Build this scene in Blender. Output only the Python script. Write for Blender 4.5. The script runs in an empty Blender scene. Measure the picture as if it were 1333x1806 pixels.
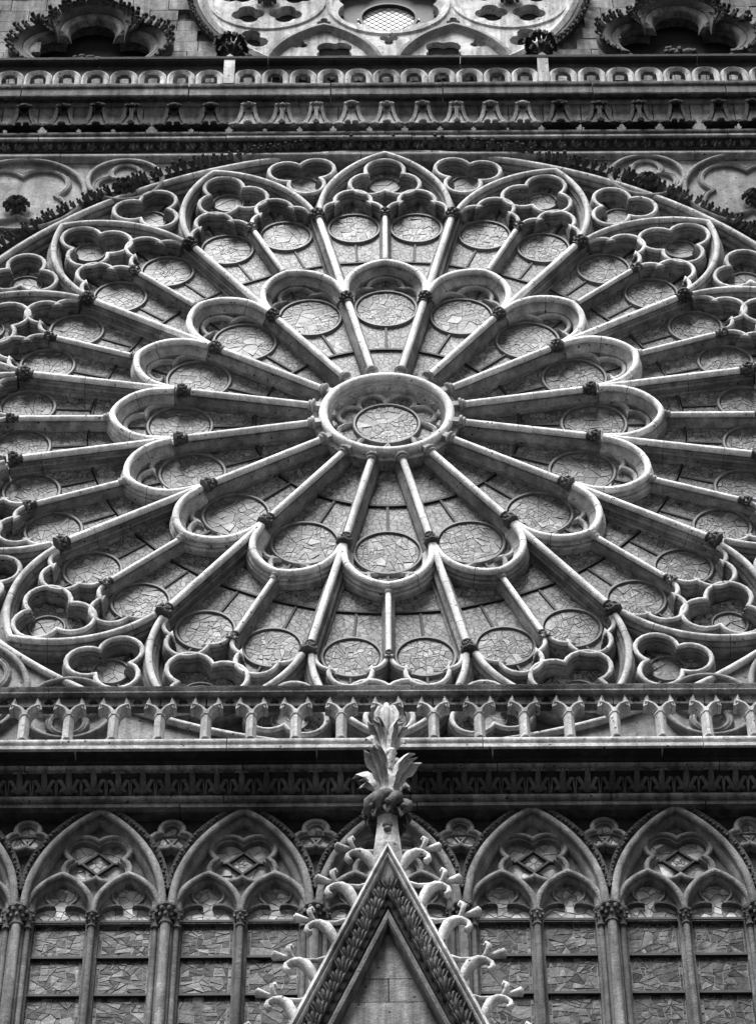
import bpy, math, random
from math import sin, cos, pi, radians, sqrt, atan2, hypot, tan
from mathutils import Vector, Matrix
from mathutils.geometry import tessellate_polygon

# ---------------------------------------------------------------- camera, sky, sun, exposure
S = 2.8                    # metres per layout unit (one unit = radius of the ring of inner capitals)
ZC = 38.4                  # height of the rose centre above the pavement, metres
sc = bpy.context.scene
COL = sc.collection

cam = bpy.data.cameras.new('camera')
cam_o = bpy.data.objects.new('camera', cam)
COL.objects.link(cam_o)
_pitch, _yaw, _roll = 0.916018, 0.0011346, 0.0048472
Rv = Vector((cos(_yaw), sin(_yaw), 0))
F0 = Vector((-sin(_yaw), cos(_yaw), 0))
Fv = F0 * cos(_pitch) + Vector((0, 0, sin(_pitch)))
Uv = F0 * -sin(_pitch) + Vector((0, 0, cos(_pitch)))
rt = Rv * cos(_roll) - Uv * sin(_roll)
up = Rv * sin(_roll) + Uv * cos(_roll)
m = Matrix((rt, up, -Fv)).transposed().to_4x4()
m.translation = Vector((-0.03236 * S, -9.50414 * S, -13.13363 * S + ZC))
cam_o.matrix_world = m
cam.sensor_fit = 'VERTICAL'
cam.sensor_height = 36.0
cam.lens = 6118.1 / 1806 * 36.0
cam.clip_start = 0.1
cam.clip_end = 2000
sc.camera = cam_o

SUN_EL, SUN_AZ = radians(64), radians(-18)      # azimuth measured from straight out in front of the facade
world = bpy.data.worlds.new('World')
sc.world = world
world.use_nodes = True
wn = world.node_tree
bg = wn.nodes['Background']
sky = wn.nodes.new('ShaderNodeTexSky')
sky.sky_type = 'NISHITA'
sky.sun_disc = False
sky.sun_elevation = SUN_EL
sun_dir = Vector((sin(SUN_AZ) * cos(SUN_EL), -cos(SUN_AZ) * cos(SUN_EL), sin(SUN_EL)))
sky.sun_rotation = atan2(sun_dir.x, sun_dir.y)
bw = wn.nodes.new('ShaderNodeRGBToBW')
wn.links.new(sky.outputs[0], bw.inputs[0])
wn.links.new(bw.outputs[0], bg.inputs[0])
bg.inputs[1].default_value = 0.05

sun = bpy.data.lights.new('sun', 'SUN')
sun.energy = 2.8
sun.angle = radians(26)
sun_o = bpy.data.objects.new('sun', sun)
COL.objects.link(sun_o)
sun_o.rotation_euler = sun_dir.to_track_quat('Z', 'Y').to_euler()
sun_o.location = (0, -40, 80)

vs = sc.view_settings
vs.view_transform = 'Standard'
vs.look = 'None'
vs.exposure = 2.0
vs.gamma = 1.0
vs.use_curve_mapping = False

random.seed(7)
RND = random.Random(11)

# ---------------------------------------------------------------- materials
def newmat(name):
    mt = bpy.data.materials.new(name)
    mt.use_nodes = True
    nt = mt.node_tree
    return mt, nt, nt.nodes['Principled BSDF']

def nd(nt, t, **kw):
    n = nt.nodes.new(t)
    for k, v in kw.items():
        if isinstance(k, str) and hasattr(n, k):
            setattr(n, k, v)
    return n

def ramp(nt, fac, stops):
    r = nt.nodes.new('ShaderNodeValToRGB')
    els = r.color_ramp.elements
    while len(els) < len(stops):
        els.new(0.5)
    for e, (p, c) in zip(els, stops):
        e.position = p
        e.color = (c, c, c, 1)
    nt.links.new(fac, r.inputs[0])
    return r.outputs[0]

def noise(nt, vec, scale, detail=4, rough=0.6):
    n = nt.nodes.new('ShaderNodeTexNoise')
    n.inputs['Scale'].default_value = scale
    n.inputs['Detail'].default_value = detail
    n.inputs['Roughness'].default_value = rough
    nt.links.new(vec, n.inputs['Vector'])
    return n.outputs[0]

def mul(nt, a, b, mode='MULTIPLY', f=1.0):
    x = nt.nodes.new('ShaderNodeMix')
    x.data_type = 'RGBA'
    x.blend_type = mode
    x.inputs[0].default_value = f
    nt.links.new(a, x.inputs[6])
    nt.links.new(b, x.inputs[7])
    return x.outputs[2]

def stone(name, base, dirt=0.5, pits=True, bump=0.5, var=0.0, streak=0.3):
    """weathered limestone: blotches, soot patches, vertical run-off streaks, small dark pits"""
    mt, nt, b = newmat(name)
    geo = nt.nodes.new('ShaderNodeNewGeometry')
    P = geo.outputs['Position']
    big = ramp(nt, noise(nt, P, 0.9, 5, 0.6), [(0.32, 1 - dirt), (0.62, 1.0)])
    mid = ramp(nt, noise(nt, P, 6.0, 6, 0.7), [(0.3, 1 - dirt * 0.8), (0.65, 1.08)])
    fine = ramp(nt, noise(nt, P, 55.0, 3, 0.7), [(0.28, 0.60), (0.72, 1.25)])
    mp = nt.nodes.new('ShaderNodeMapping')
    mp.inputs['Scale'].default_value = (9, 9, 0.8)
    nt.links.new(P, mp.inputs[0])
    st = ramp(nt, noise(nt, mp.outputs[0], 1.0, 4, 0.6), [(0.38, 1 - streak), (0.58, 1.08)])
    c = nt.nodes.new('ShaderNodeRGB')
    c.outputs[0].default_value = (base, base, base, 1)
    col = mul(nt, c.outputs[0], big)
    col = mul(nt, col, mid)
    col = mul(nt, col, fine)
    col = mul(nt, col, st)
    if pits:
        v = nt.nodes.new('ShaderNodeTexVoronoi')
        v.inputs['Scale'].default_value = 9.0
        nt.links.new(P, v.inputs['Vector'])
        pt = ramp(nt, v.outputs['Distance'], [(0.10, 0.12), (0.17, 1.0)])
        sel = ramp(nt, noise(nt, P, 2.3, 2, 0.5), [(0.42, 0.0), (0.52, 1.0)])
        x = nt.nodes.new('ShaderNodeMix')
        x.data_type = 'RGBA'
        x.blend_type = 'MULTIPLY'
        nt.links.new(sel, x.inputs[0])
        nt.links.new(col, x.inputs[6])
        nt.links.new(pt, x.inputs[7])
        col = x.outputs[2]
    if var:
        oi = nt.nodes.new('ShaderNodeObjectInfo')
        col = mul(nt, col, ramp(nt, oi.outputs['Random'], [(0, 1 - var), (1, 1 + var * 0.5)]))
    nt.links.new(col, b.inputs['Base Color'])
    b.inputs['Roughness'].default_value = 0.88
    b.inputs['Specular IOR Level'].default_value = 0.25
    bp = nt.nodes.new('ShaderNodeBump')
    bp.inputs['Strength'].default_value = bump
    bp.inputs['Distance'].default_value = 0.03
    hs = mul(nt, noise(nt, P, 14.0, 6, 0.65), fine)
    nt.links.new(hs, bp.inputs['Height'])
    nt.links.new(bp.outputs[0], b.inputs['Normal'])
    return mt

def glass_pane(name, lo, hi, rough=0.3, blot=0.5, spec=0.2, micro=0):
    """one leaded piece of old glass seen from outside: a grey of its own, patina blotches that paint in soft reflections, soft gloss"""
    mt, nt, b = newmat(name)
    oi = nt.nodes.new('ShaderNodeObjectInfo')
    at = nt.nodes.new('ShaderNodeAttribute')
    at.attribute_name = 'shade'
    geo = nt.nodes.new('ShaderNodeNewGeometry')
    P = geo.outputs['Position']
    ad = nt.nodes.new('ShaderNodeMath')
    ad.operation = 'ADD'
    nt.links.new(oi.outputs['Random'], ad.inputs[0])
    nt.links.new(at.outputs['Fac'], ad.inputs[1])
    fr = nt.nodes.new('ShaderNodeMath')
    fr.operation = 'FRACT'
    nt.links.new(ad.outputs[0], fr.inputs[0])
    g = ramp(nt, fr.outputs[0], [(0, lo), (0.6, lo + (hi - lo) * 0.4), (0.93, hi), (1, hi * 1.7)])
    bl = ramp(nt, noise(nt, P, 5.0, 5, 0.65), [(0.35, 1 - blot), (0.7, 1 + blot)])  # blotchy reflections put into the base colour
    fi = ramp(nt, noise(nt, P, 60.0, 3, 0.6), [(0.3, 0.75), (0.7, 1.2)])
    col = mul(nt, mul(nt, g, bl), fi)
    if micro:
        v2 = nt.nodes.new('ShaderNodeTexVoronoi')
        v2.feature = 'DISTANCE_TO_EDGE'
        v2.inputs['Scale'].default_value = micro
        v2.inputs['Randomness'].default_value = 0.8
        fl = nt.nodes.new('ShaderNodeMapping')
        fl.inputs['Scale'].default_value = (1, 0, 1)
        nt.links.new(P, fl.inputs[0])
        nt.links.new(fl.outputs[0], v2.inputs['Vector'])
        col = mul(nt, col, ramp(nt, v2.outputs['Distance'], [(0.02, 0.55), (0.06, 1.0)]))
    nt.links.new(col, b.inputs['Base Color'])
    b.inputs['Roughness'].default_value = rough
    b.inputs['Specular IOR Level'].default_value = spec
    bp = nt.nodes.new('ShaderNodeBump')
    bp.inputs['Strength'].default_value = 0.25
    bp.inputs['Distance'].default_value = 0.02
    nt.links.new(noise(nt, P, 16.0, 3, 0.6), bp.inputs['Height'])
    nt.links.new(bp.outputs[0], b.inputs['Normal'])
    return mt

def mosaic(name, lo, hi, scale=14.0, lead=0.02, ring=True):
    """small leaded mosaic glass too fine to pick apart: cells with dark and pale cames between them"""
    mt, nt, b = newmat(name)
    tc = nt.nodes.new('ShaderNodeTexCoord')
    oi = nt.nodes.new('ShaderNodeObjectInfo')
    ml = nt.nodes.new('ShaderNodeVectorMath')
    ml.operation = 'ADD'
    cx = nt.nodes.new('ShaderNodeCombineXYZ')
    m1 = nt.nodes.new('ShaderNodeMath')
    m1.operation = 'MULTIPLY'
    m1.inputs[1].default_value = 50.0
    nt.links.new(oi.outputs['Random'], m1.inputs[0])
    nt.links.new(m1.outputs[0], cx.inputs[0])
    nt.links.new(m1.outputs[0], cx.inputs[2])
    nt.links.new(tc.outputs['Object'], ml.inputs[0])
    nt.links.new(cx.outputs[0], ml.inputs[1])
    V = ml.outputs[0]
    flat = nt.nodes.new('ShaderNodeMapping')
    flat.inputs['Scale'].default_value = (1, 0.0, 1)
    nt.links.new(V, flat.inputs[0])
    V = flat.outputs[0]
    v1 = nt.nodes.new('ShaderNodeTexVoronoi')
    v1.inputs['Scale'].default_value = scale
    nt.links.new(V, v1.inputs['Vector'])
    v2 = nt.nodes.new('ShaderNodeTexVoronoi')
    v2.feature = 'DISTANCE_TO_EDGE'
    v2.inputs['Scale'].default_value = scale
    nt.links.new(V, v2.inputs['Vector'])
    sp = nt.nodes.new('ShaderNodeSeparateColor')
    nt.links.new(v1.outputs['Color'], sp.inputs[0])
    cell = ramp(nt, sp.outputs[0], [(0, lo), (0.75, lo + (hi - lo) * 0.5), (1, hi)])
    cm = ramp(nt, v2.outputs['Distance'], [(0.035, 0.22), (0.07, 1.0)])
    # larger circles of pale cames over the mosaic
    v3 = nt.nodes.new('ShaderNodeTexVoronoi')
    v3.inputs['Scale'].default_value = scale * 0.42
    nt.links.new(V, v3.inputs['Vector'])
    wv = nt.nodes.new('ShaderNodeMath')
    wv.operation = 'MULTIPLY'
    wv.inputs[1].default_value = 30.0
    nt.links.new(v3.outputs['Distance'], wv.inputs[0])
    sn = nt.nodes.new('ShaderNodeMath')
    sn.operation = 'SINE'
    nt.links.new(wv.outputs[0], sn.inputs[0])
    rings = ramp(nt, sn.outputs[0], [(0.93, 0.0), (0.99, 0.75)])
    oi2 = ramp(nt, oi.outputs['Random'], [(0, 0.75), (1, 1.2)])
    col = mul(nt, mul(nt, cell, cm), oi2)
    pc = nt.nodes.new('ShaderNodeRGB')
    pc.outputs[0].default_value = (hi * 1.35, hi * 1.35, hi * 1.35, 1)
    x = nt.nodes.new('ShaderNodeMix')
    x.data_type = 'RGBA'
    nt.links.new(rings, x.inputs[0])
    nt.links.new(col, x.inputs[6])
    nt.links.new(pc.outputs[0], x.inputs[7])
    col = x.outputs[2]
    bl = ramp(nt, noise(nt, V, 3.0, 4, 0.6), [(0.3, 0.65), (0.7, 1.25)])
    col = mul(nt, col, bl)
    nt.links.new(col, b.inputs['Base Color'])
    b.inputs['Roughness'].default_value = 0.5
    b.inputs['Specular IOR Level'].default_value = 0.15
    bp = nt.nodes.new('ShaderNodeBump')
    bp.inputs['Strength'].default_value = 0.5
    bp.inputs['Distance'].default_value = 0.02
    nt.links.new(mul(nt, sp.outputs[1], cm), bp.inputs['Height'])
    nt.links.new(bp.outputs[0], b.inputs['Normal'])
    return mt

def plain(name, g, rough=0.6, metal=0.0, nz=0.3, scale=12):
    mt, nt, b = newmat(name)
    geo = nt.nodes.new('ShaderNodeNewGeometry')
    c = ramp(nt, noise(nt, geo.outputs['Position'], scale, 4, 0.6), [(0.3, g * (1 - nz)), (0.7, g * (1 + nz))])
    nt.links.new(c, b.inputs['Base Color'])
    b.inputs['Specular IOR Level'].default_value = 0.1
    b.inputs['Roughness'].default_value = rough
    b.inputs['Metallic'].default_value = metal
    return mt

M = {
    'tracery': stone('tracery_limestone', 0.54, 0.55, True, 0.6, 0.12, 0.3),
    'spoke_core': stone('grimy_shaded_spoke_limestone', 0.31, 0.6, True, 0.6, 0.18, 0.35),  # grime plus the shade of the undersides, both put into the web colour
    'roll': stone('washed_highlit_roll_limestone', 0.80, 0.28, True, 0.5, 0.12, 0.25),  # rain-washed, with the highlights of rolls and shafts put into the pale colour
    'roll_grey': stone('outer_roll_limestone', 0.62, 0.42, True, 0.5, 0.12, 0.3),  # outer rolls, likewise paler than their bodies to carry painted highlights
    'frieze_leaf': stone('grimy_frieze_limestone', 0.13, 0.6, False, 0.9, 0.35, 0.3),
    'capital': stone('weathered_capital_limestone', 0.15, 0.6, False, 0.8, 0.3, 0.3),
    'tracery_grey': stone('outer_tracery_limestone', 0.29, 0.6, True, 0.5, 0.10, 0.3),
    'wall': stone('wall_limestone', 0.24, 0.6, True, 0.8, 0.32, 0.55),
    'pale': stone('scraped_limestone', 0.55, 0.5, True, 0.6, 0.2, 0.45),
    'carving': stone('rain_washed_carving', 0.66, 0.42, True, 0.7, 0.15, 0.3),
    'gable': stone('weathered_gable_limestone', 0.60, 0.7, True, 0.8, 0.2, 0.4),
    'gallery_roll': stone('gallery_roll_limestone', 0.27, 0.6, False, 0.8, 0.12, 0.4),
    'gallery': stone('gallery_limestone', 0.17, 0.65, False, 0.8, 0.12, 0.45),
    'slab': stone('cornice_limestone', 0.17, 0.65, True, 0.8, 0.25, 0.6),
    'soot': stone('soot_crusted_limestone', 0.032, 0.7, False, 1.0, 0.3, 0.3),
    'crust': stone('black_crusted_carving', 0.075, 0.6, False, 0.8, 0.35, 0.2),
    'rail': stone('lichened_rail_limestone', 0.33, 0.85, True, 0.9, 0.15, 0.3),
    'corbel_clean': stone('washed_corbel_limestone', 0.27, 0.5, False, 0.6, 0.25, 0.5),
    'rose_glass': glass_pane('rose_glass', 0.070, 0.125, 0.45, 0.4, 0.15, 13.0),
    'low_glass': glass_pane('gallery_glass', 0.010, 0.050, 0.40, 1.2, 0.1, 9.0),
    'head_glass': glass_pane('gallery_head_glass', 0.10, 0.32, 0.4, 0.6, 0.15),
    'mosaic': mosaic('rose_mosaic_glass', 0.065, 0.18, 13.0),
    'mosaic_dark': mosaic('gallery_mosaic_glass', 0.05, 0.22, 7.0),
    'lead': plain('weathered_lead', 0.045, 0.6),
    'came': plain('pale_lead_came', 0.12, 0.5),
    'iron': plain('iron_bar', 0.025, 0.6),
    'border': plain('medallion_border_glass', 0.11, 0.45, 0, 0.4, 9),
    'dark': plain('dark_interior', 0.012, 0.9),
    'grid_glass': plain('quarry_glass', 0.3, 0.4, 0, 0.25, 5),
    'pave': plain('asphalt_pavement', 0.05, 0.9, 0, 0.3, 2),
}

# ---------------------------------------------------------------- mesh helpers (layout units in, metres out)
class MB:
    def __init__(self):
        self.v, self.f, self.sm, self.shade = [], [], [], {}

    def add(self, vs, fs, smooth=True):
        o = len(self.v)
        self.v += [tuple(p) for p in vs]
        for f in fs:
            self.f.append(tuple(i + o for i in f))
            self.sm.append(smooth)

    # a sweep of an open (offset, y) profile along a path in the wall plane (x, z)
    def sweep(self, path, prof, closed=False, caps=True, y0=0.0):
        n = len(path)
        P = [Vector(p) for p in path]
        rows = []
        for i in range(n):
            if closed:
                a, b, c = P[i - 1], P[i], P[(i + 1) % n]
            else:
                a, b, c = P[max(i - 1, 0)], P[i], P[min(i + 1, n - 1)]
            d1 = (b - a) if (b - a).length > 1e-9 else (c - b)
            d2 = (c - b) if (c - b).length > 1e-9 else (b - a)
            d1, d2 = d1.normalized(), d2.normalized()
            n1, n2 = Vector((-d1.y, d1.x)), Vector((-d2.y, d2.x))
            mm = n1 + n2
            if mm.length < 1e-6:
                mm = n1
            mm = mm.normalized()
            k = 1.0 / max(mm.dot(n1), 0.45)
            rows.append([(b.x + mm.x * o * k, y + y0, b.y + mm.y * o * k) for o, y in prof])
        m_ = len(prof)
        vs_ = [p for r in rows for p in r]
        fs = []
        for i in range(n if closed else n - 1):
            j = (i + 1) % n
            for q in range(m_ - 1):
                fs.append((i * m_ + q, i * m_ + q + 1, j * m_ + q + 1, j * m_ + q))
        if caps and not closed:
            fs.append(tuple(range(m_)))
            fs.append(tuple((n - 1) * m_ + q for q in reversed(range(m_))))
        self.add(vs_, fs)

    def box(self, x0, x1, y0, y1, z0, z1):
        v = [(x, y, z) for x in (x0, x1) for y in (y0, y1) for z in (z0, z1)]
        self.add(v, [(0, 1, 3, 2), (4, 6, 7, 5), (0, 4, 5, 1), (2, 3, 7, 6), (0, 2, 6, 4), (1, 5, 7, 3)], False)

    # a moulding running along x with a (y, z) profile, closed to a back plane
    def run(self, x0, x1, prof):
        m_ = len(prof)
        v = [(x0, y, z) for y, z in prof] + [(x1, y, z) for y, z in prof]
        fs = [(q, (q + 1) % m_, m_ + (q + 1) % m_, m_ + q) for q in range(m_)]
        fs += [tuple(reversed(range(m_))), tuple(range(m_, 2 * m_))]
        self.add(v, fs)

    def tube(self, path, radii, n=8, flat=1.0):
        P = [Vector(p) for p in path]
        if not hasattr(radii, '__len__'):
            radii = [radii] * len(P)
        rows = []
        ref = None
        for i, p in enumerate(P):
            t = (P[min(i + 1, len(P) - 1)] - P[max(i - 1, 0)]).normalized()
            if ref is None:
                ref = Vector((0, 1, 0)) if abs(t.y) < 0.9 else Vector((1, 0, 0))
            u = (ref - t * ref.dot(t)).normalized()
            w = t.cross(u)
            ref = u
            rows.append([p + u * (radii[i] * flat * cos(2 * pi * k / n)) + w * (radii[i] * sin(2 * pi * k / n)) for k in range(n)])
        fs = []
        for i in range(len(P) - 1):
            for k in range(n):
                fs.append((i * n + k, i * n + (k + 1) % n, (i + 1) * n + (k + 1) % n, (i + 1) * n + k))
        fs.append(tuple(reversed(range(n))))
        fs.append(tuple((len(P) - 1) * n + k for k in range(n)))
        self.add([p for r in rows for p in r], fs)

    def lathe(self, p0, axis, prof, n=12):
        a = Vector(axis).normalized()
        self.tube([Vector(p0) + a * t for t, r in prof], [r for t, r in prof], n)

    def ball(self, c, r, n=8, sq=(1, 1, 1)):
        k = max(4, n // 2 + 1)
        v, f = [], []
        for i in range(1, k):
            th = pi * i / k
            for j in range(n):
                ph = 2 * pi * j / n
                v.append((c[0] + r * sq[0] * sin(th) * cos(ph), c[1] + r * sq[1] * sin(th) * sin(ph), c[2] + r * sq[2] * cos(th)))
        t, b = len(v), len(v) + 1
        v += [(c[0], c[1], c[2] + r * sq[2]), (c[0], c[1], c[2] - r * sq[2])]
        for i in range(k - 2):
            for j in range(n):
                f.append((i * n + j, (i + 1) * n + j, (i + 1) * n + (j + 1) % n, i * n + (j + 1) % n))
        for j in range(n):
            f.append((t, j, (j + 1) % n))
            f.append((b, (k - 2) * n + (j + 1) % n, (k - 2) * n + j))
        self.add(v, f)

    # a carved leaf: lens section lofted along a spine; side = width direction
    def leaf(self, spine, side, widths, thick=0.008, ridge=0.5):
        P = [Vector(p) for p in spine]
        sd = Vector(side).normalized()
        rows = []
        for i, p in enumerate(P):
            t = (P[min(i + 1, len(P) - 1)] - P[max(i - 1, 0)]).normalized()
            nn = t.cross(sd).normalized()
            w = widths[i]
            h = thick * (0.4 + 0.6 * min(1, w / max(widths)))
            rows.append([p - sd * w, p - sd * w * 0.5 + nn * h, p + nn * h * (1 - ridge * 1.6), p + sd * w * 0.5 + nn * h,
                         p + sd * w, p - nn * h])
        n = 6
        fs = []
        for i in range(len(P) - 1):
            for k in range(n):
                fs.append((i * n + k, i * n + (k + 1) % n, (i + 1) * n + (k + 1) % n, (i + 1) * n + k))
        fs.append(tuple(reversed(range(n))))
        fs.append(tuple((len(P) - 1) * n + k for k in range(n)))
        self.add([p for r in rows for p in r], fs)

    # flat stone plate in the wall plane with openings
    def plate(self, outer, holes, y0, y1, back=False):
        loops = [[Vector((p[0], p[1], 0)) for p in lp] for lp in [outer] + holes]
        tri = tessellate_polygon(loops)
        flat = [p for lp in loops for p in lp]
        n = len(flat)
        v = [(p.x, y0, p.y) for p in flat] + [(p.x, y1, p.y) for p in flat]
        ft = []
        for t in tri:
            a, b, c = (flat[i] for i in t)
            if (b - a).cross(c - a).z < 0:
                t = (t[0], t[2], t[1])
            ft.append(tuple(t))
        self.add(v, ft + ([tuple(i + n for i in reversed(t)) for t in ft] if back else []), False)
        o = 0
        for lp in loops:
            k = len(lp)
            w = []
            vv = [(p.x, y0, p.y) for p in lp] + [(p.x, y1, p.y) for p in lp]
            for i in range(k):
                w.append((i, (i + 1) % k, k + (i + 1) % k, k + i))
            self.add(vv, w, True)
            o += k

    def poly(self, pts, y0, y1, shade=None, tilt=0.0):
        n = len(pts)
        cx = sum(p[0] for p in pts) / n
        cz = sum(p[1] for p in pts) / n
        tx, tz = RND.uniform(-tilt, tilt), RND.uniform(-tilt, tilt)
        v = [(p[0], y0 + (p[0] - cx) * tx + (p[1] - cz) * tz, p[1]) for p in pts] + [(p[0], y1, p[1]) for p in pts]
        if shade is not None:
            for k in range(n + 1):
                self.shade[len(self.f) + k] = shade
        self.add(v, [tuple(range(n))] + [(i, n + i, n + (i + 1) % n, (i + 1) % n) for i in range(n)], False)

    def mesh(self, name, mat, angle=38):
        me = bpy.data.meshes.new(name)
        me.from_pydata([(x * S, y * S, z * S) for x, y, z in self.v], [], self.f)
        me.polygons.foreach_set('use_smooth', self.sm)
        if self.shade:
            at = me.attributes.new('shade', 'FLOAT', 'FACE')
            at.data.foreach_set('value', [self.shade.get(i, 0.0) for i in range(len(self.f))])
        me.update()
        bmx = __import__('bmesh').new()
        bmx.from_mesh(me)
        __import__('bmesh').ops.recalc_face_normals(bmx, faces=bmx.faces)
        bmx.to_mesh(me)
        bmx.free()
        if any(self.sm):
            me.set_sharp_from_angle(angle=radians(angle))
        me.materials.append(M[mat] if isinstance(mat, str) else mat)
        return me

def link(name, me, parent=None, loc=(0, 0, 0), ry=0.0):
    o = bpy.data.objects.new(name, me)
    COL.objects.link(o)
    o.location = Vector(loc) * S
    o.rotation_euler = (0, ry, 0)
    if parent:
        o.parent = parent
    return o

def build(mb, name, mat, parent=None, loc=(0, 0, 0), ry=0.0, angle=38):
    return link(name, mb.mesh(name, mat, angle), parent, loc, ry)

def thing(name, label, cat, loc, group=None):
    o = bpy.data.objects.new(name, None)
    COL.objects.link(o)
    o.location = (loc[0] * S, loc[1] * S, loc[2] * S + ZC)
    o.empty_display_size = 0.2
    o['label'] = label
    o['category'] = cat
    if group:
        o['group'] = group
    return o

def structure(o):
    o['kind'] = 'structure'
    o.location.z += ZC
    return o

def stuff(o):
    o['kind'] = 'stuff'
    return o

# ---------------------------------------------------------------- plane geometry helpers
def arc(cx, cz, r, a0, a1, n):
    return [(cx + r * cos(radians(a0 + (a1 - a0) * i / n)), cz + r * sin(radians(a0 + (a1 - a0) * i / n))) for i in range(n + 1)]

def circle(cx, cz, r, n=32):
    return [(cx + r * cos(2 * pi * i / n), cz + r * sin(2 * pi * i / n)) for i in range(n)]

def multifoil(cx, cz, d, rho, n, rot=90.0, seg=10):
    """closed outline of n overlapping round lobes"""
    pts = []
    half = pi / n
    dist = d * cos(half) + sqrt(max(rho * rho - (d * sin(half)) ** 2, 0))
    for k in range(n):
        a = radians(rot) + 2 * pi * k / n
        lx, lz = d * cos(a), d * sin(a)
        x0, z0 = dist * cos(a - half), dist * sin(a - half)
        x1, z1 = dist * cos(a + half), dist * sin(a + half)
        b0, b1 = atan2(z0 - lz, x0 - lx), atan2(z1 - lz, x1 - lx)
        while b1 <= b0:
            b1 += 2 * pi
        for i in range(seg):
            t = b0 + (b1 - b0) * i / seg
            pts.append((cx + lx + rho * cos(t), cz + lz + rho * sin(t)))
    return pts

def pointed(hw, z0, z1, stilt=0.0, n=12, cx=0.0):
    """pointed arch: from (-hw,z0) over the tip at (0,z1) to (hw,z0)"""
    zs = z0 + stilt
    h = z1 - zs
    # arc centre on springing line at distance c from axis so that it passes (-hw,zs) and (0,z1)
    c = (h * h - hw * hw) / (2 * hw)
    R = hw + c
    a1 = atan2(h, -c)
    left = [(cx + c + R * cos(pi + (a1 - pi) * i / n), zs + R * sin(pi + (a1 - pi) * i / n)) for i in range(n + 1)]
    if stilt > 0:
        left = [(cx - hw, z0)] + left
    right = [(2 * cx - x, z) for x, z in reversed(left[:-1])]
    return left + right

def clip(poly, nx, nz, d):
    """keep the side nx*x+nz*z <= d"""
    out = []
    n = len(poly)
    for i in range(n):
        a, b = poly[i], poly[(i + 1) % n]
        fa, fb = nx * a[0] + nz * a[1] - d, nx * b[0] + nz * b[1] - d
        if fa <= 0:
            out.append(a)
        if fa * fb < 0:
            t = fa / (fa - fb)
            out.append((a[0] + (b[0] - a[0]) * t, a[1] + (b[1] - a[1]) * t))
    return out

def cells(poly, seeds, gap):
    """Voronoi cells of the seeds inside a convex polygon, shrunk by the width of the leading"""
    res = []
    for i, s in enumerate(seeds):
        c = poly
        for j, t in enumerate(seeds):
            if i == j:
                continue
            nx, nz = t[0] - s[0], t[1] - s[1]
            L = hypot(nx, nz)
            nx, nz = nx / L, nz / L
            d = nx * (s[0] + t[0]) / 2 + nz * (s[1] + t[1]) / 2 - gap / 2
            c = clip(c, nx, nz, d)
            if len(c) < 3:
                break
        if len(c) >= 3:
            ar = abs(sum(c[k][0] * c[(k + 1) % len(c)][1] - c[(k + 1) % len(c)][0] * c[k][1] for k in range(len(c)))) / 2
            if ar > gap * gap * 3:
                res.append(c)
    return res

def cut_pieces(poly, n, gap, rnd, bias=0.55):
    """glazier's cutting: split the largest piece again and again along straight or slanting leads"""
    def area(c):
        return abs(sum(c[k][0] * c[(k + 1) % len(c)][1] - c[(k + 1) % len(c)][0] * c[k][1] for k in range(len(c)))) / 2
    ps = [poly]
    tries = 0
    while len(ps) < n and tries < n * 6:
        tries += 1
        ps.sort(key=lambda c: area(c) * rnd.uniform(0.45, 1.0), reverse=True)
        c = ps.pop(0)
        xs_, zs_ = [p[0] for p in c], [p[1] for p in c]
        wx, wz = max(xs_) - min(xs_), max(zs_) - min(zs_)
        if rnd.random() < bias:
            a = (0 if wx > wz else pi / 2) + rnd.gauss(0, 0.16)
        else:
            a = rnd.uniform(0, pi)
        nx, nz = cos(a), sin(a)
        ds = [nx * p[0] + nz * p[1] for p in c]
        d = min(ds) + (max(ds) - min(ds)) * rnd.uniform(0.3, 0.7)
        p1, p2 = clip(c, nx, nz, d - gap / 2), clip(c, -nx, -nz, -(d + gap / 2))
        if len(p1) < 3 or len(p2) < 3 or min(area(p1), area(p2)) < gap * gap * 6:
            ps.append(c)
            continue
        ps += [p1, p2]
    return ps

def figure_pieces(poly, seeds, n, gap, rnd):
    """a few large rounded shapes (figures and ground), each cut into smaller pieces"""
    big = cells(poly, seeds, gap)
    out = []
    for c in big:
        k = max(1, int(round(n / len(big) * rnd.uniform(0.4, 1.6))))
        out += cut_pieces(c, k, gap, rnd, 0.5)
    return out

def seeds_disc(cx, cz, r, n, rnd):
    pts = []
    k = 0
    while len(pts) < n and k < 4000:
        k += 1
        a, q = rnd.uniform(0, 2 * pi), r * sqrt(rnd.random())
        p = (cx + q * cos(a), cz + q * sin(a))
        if all(hypot(p[0] - o[0], p[1] - o[1]) > r * 0.72 / sqrt(n) for o in pts):
            pts.append(p)
    return pts

def seeds_rect(x0, x1, z0, z1, n, rnd):
    pts = []
    k = 0
    md = sqrt((x1 - x0) * (z1 - z0) / n) * 0.42
    while len(pts) < n and k < 4000:
        k += 1
        p = (rnd.uniform(x0, x1), rnd.uniform(z0, z1))
        if all(hypot(p[0] - o[0], p[1] - o[1]) > md for o in pts):
            pts.append(p)
    return pts

# roll-and-hollow sections of the tracery: (offset, depth)
def roll(r, y, a=205, n=8):
    h = (360 - 2 * (180 - a / 2)) / 2
    return [(r * sin(radians(-h + 2 * h * i / n)), y - r * cos(radians(-h + 2 * h * i / n))) for i in range(n + 1)]

def section(r, y, steps):
    right = steps
    return [(-o, d) for o, d in reversed(right)] + [(0.0, y + r * 0.2)] + list(right)

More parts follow.
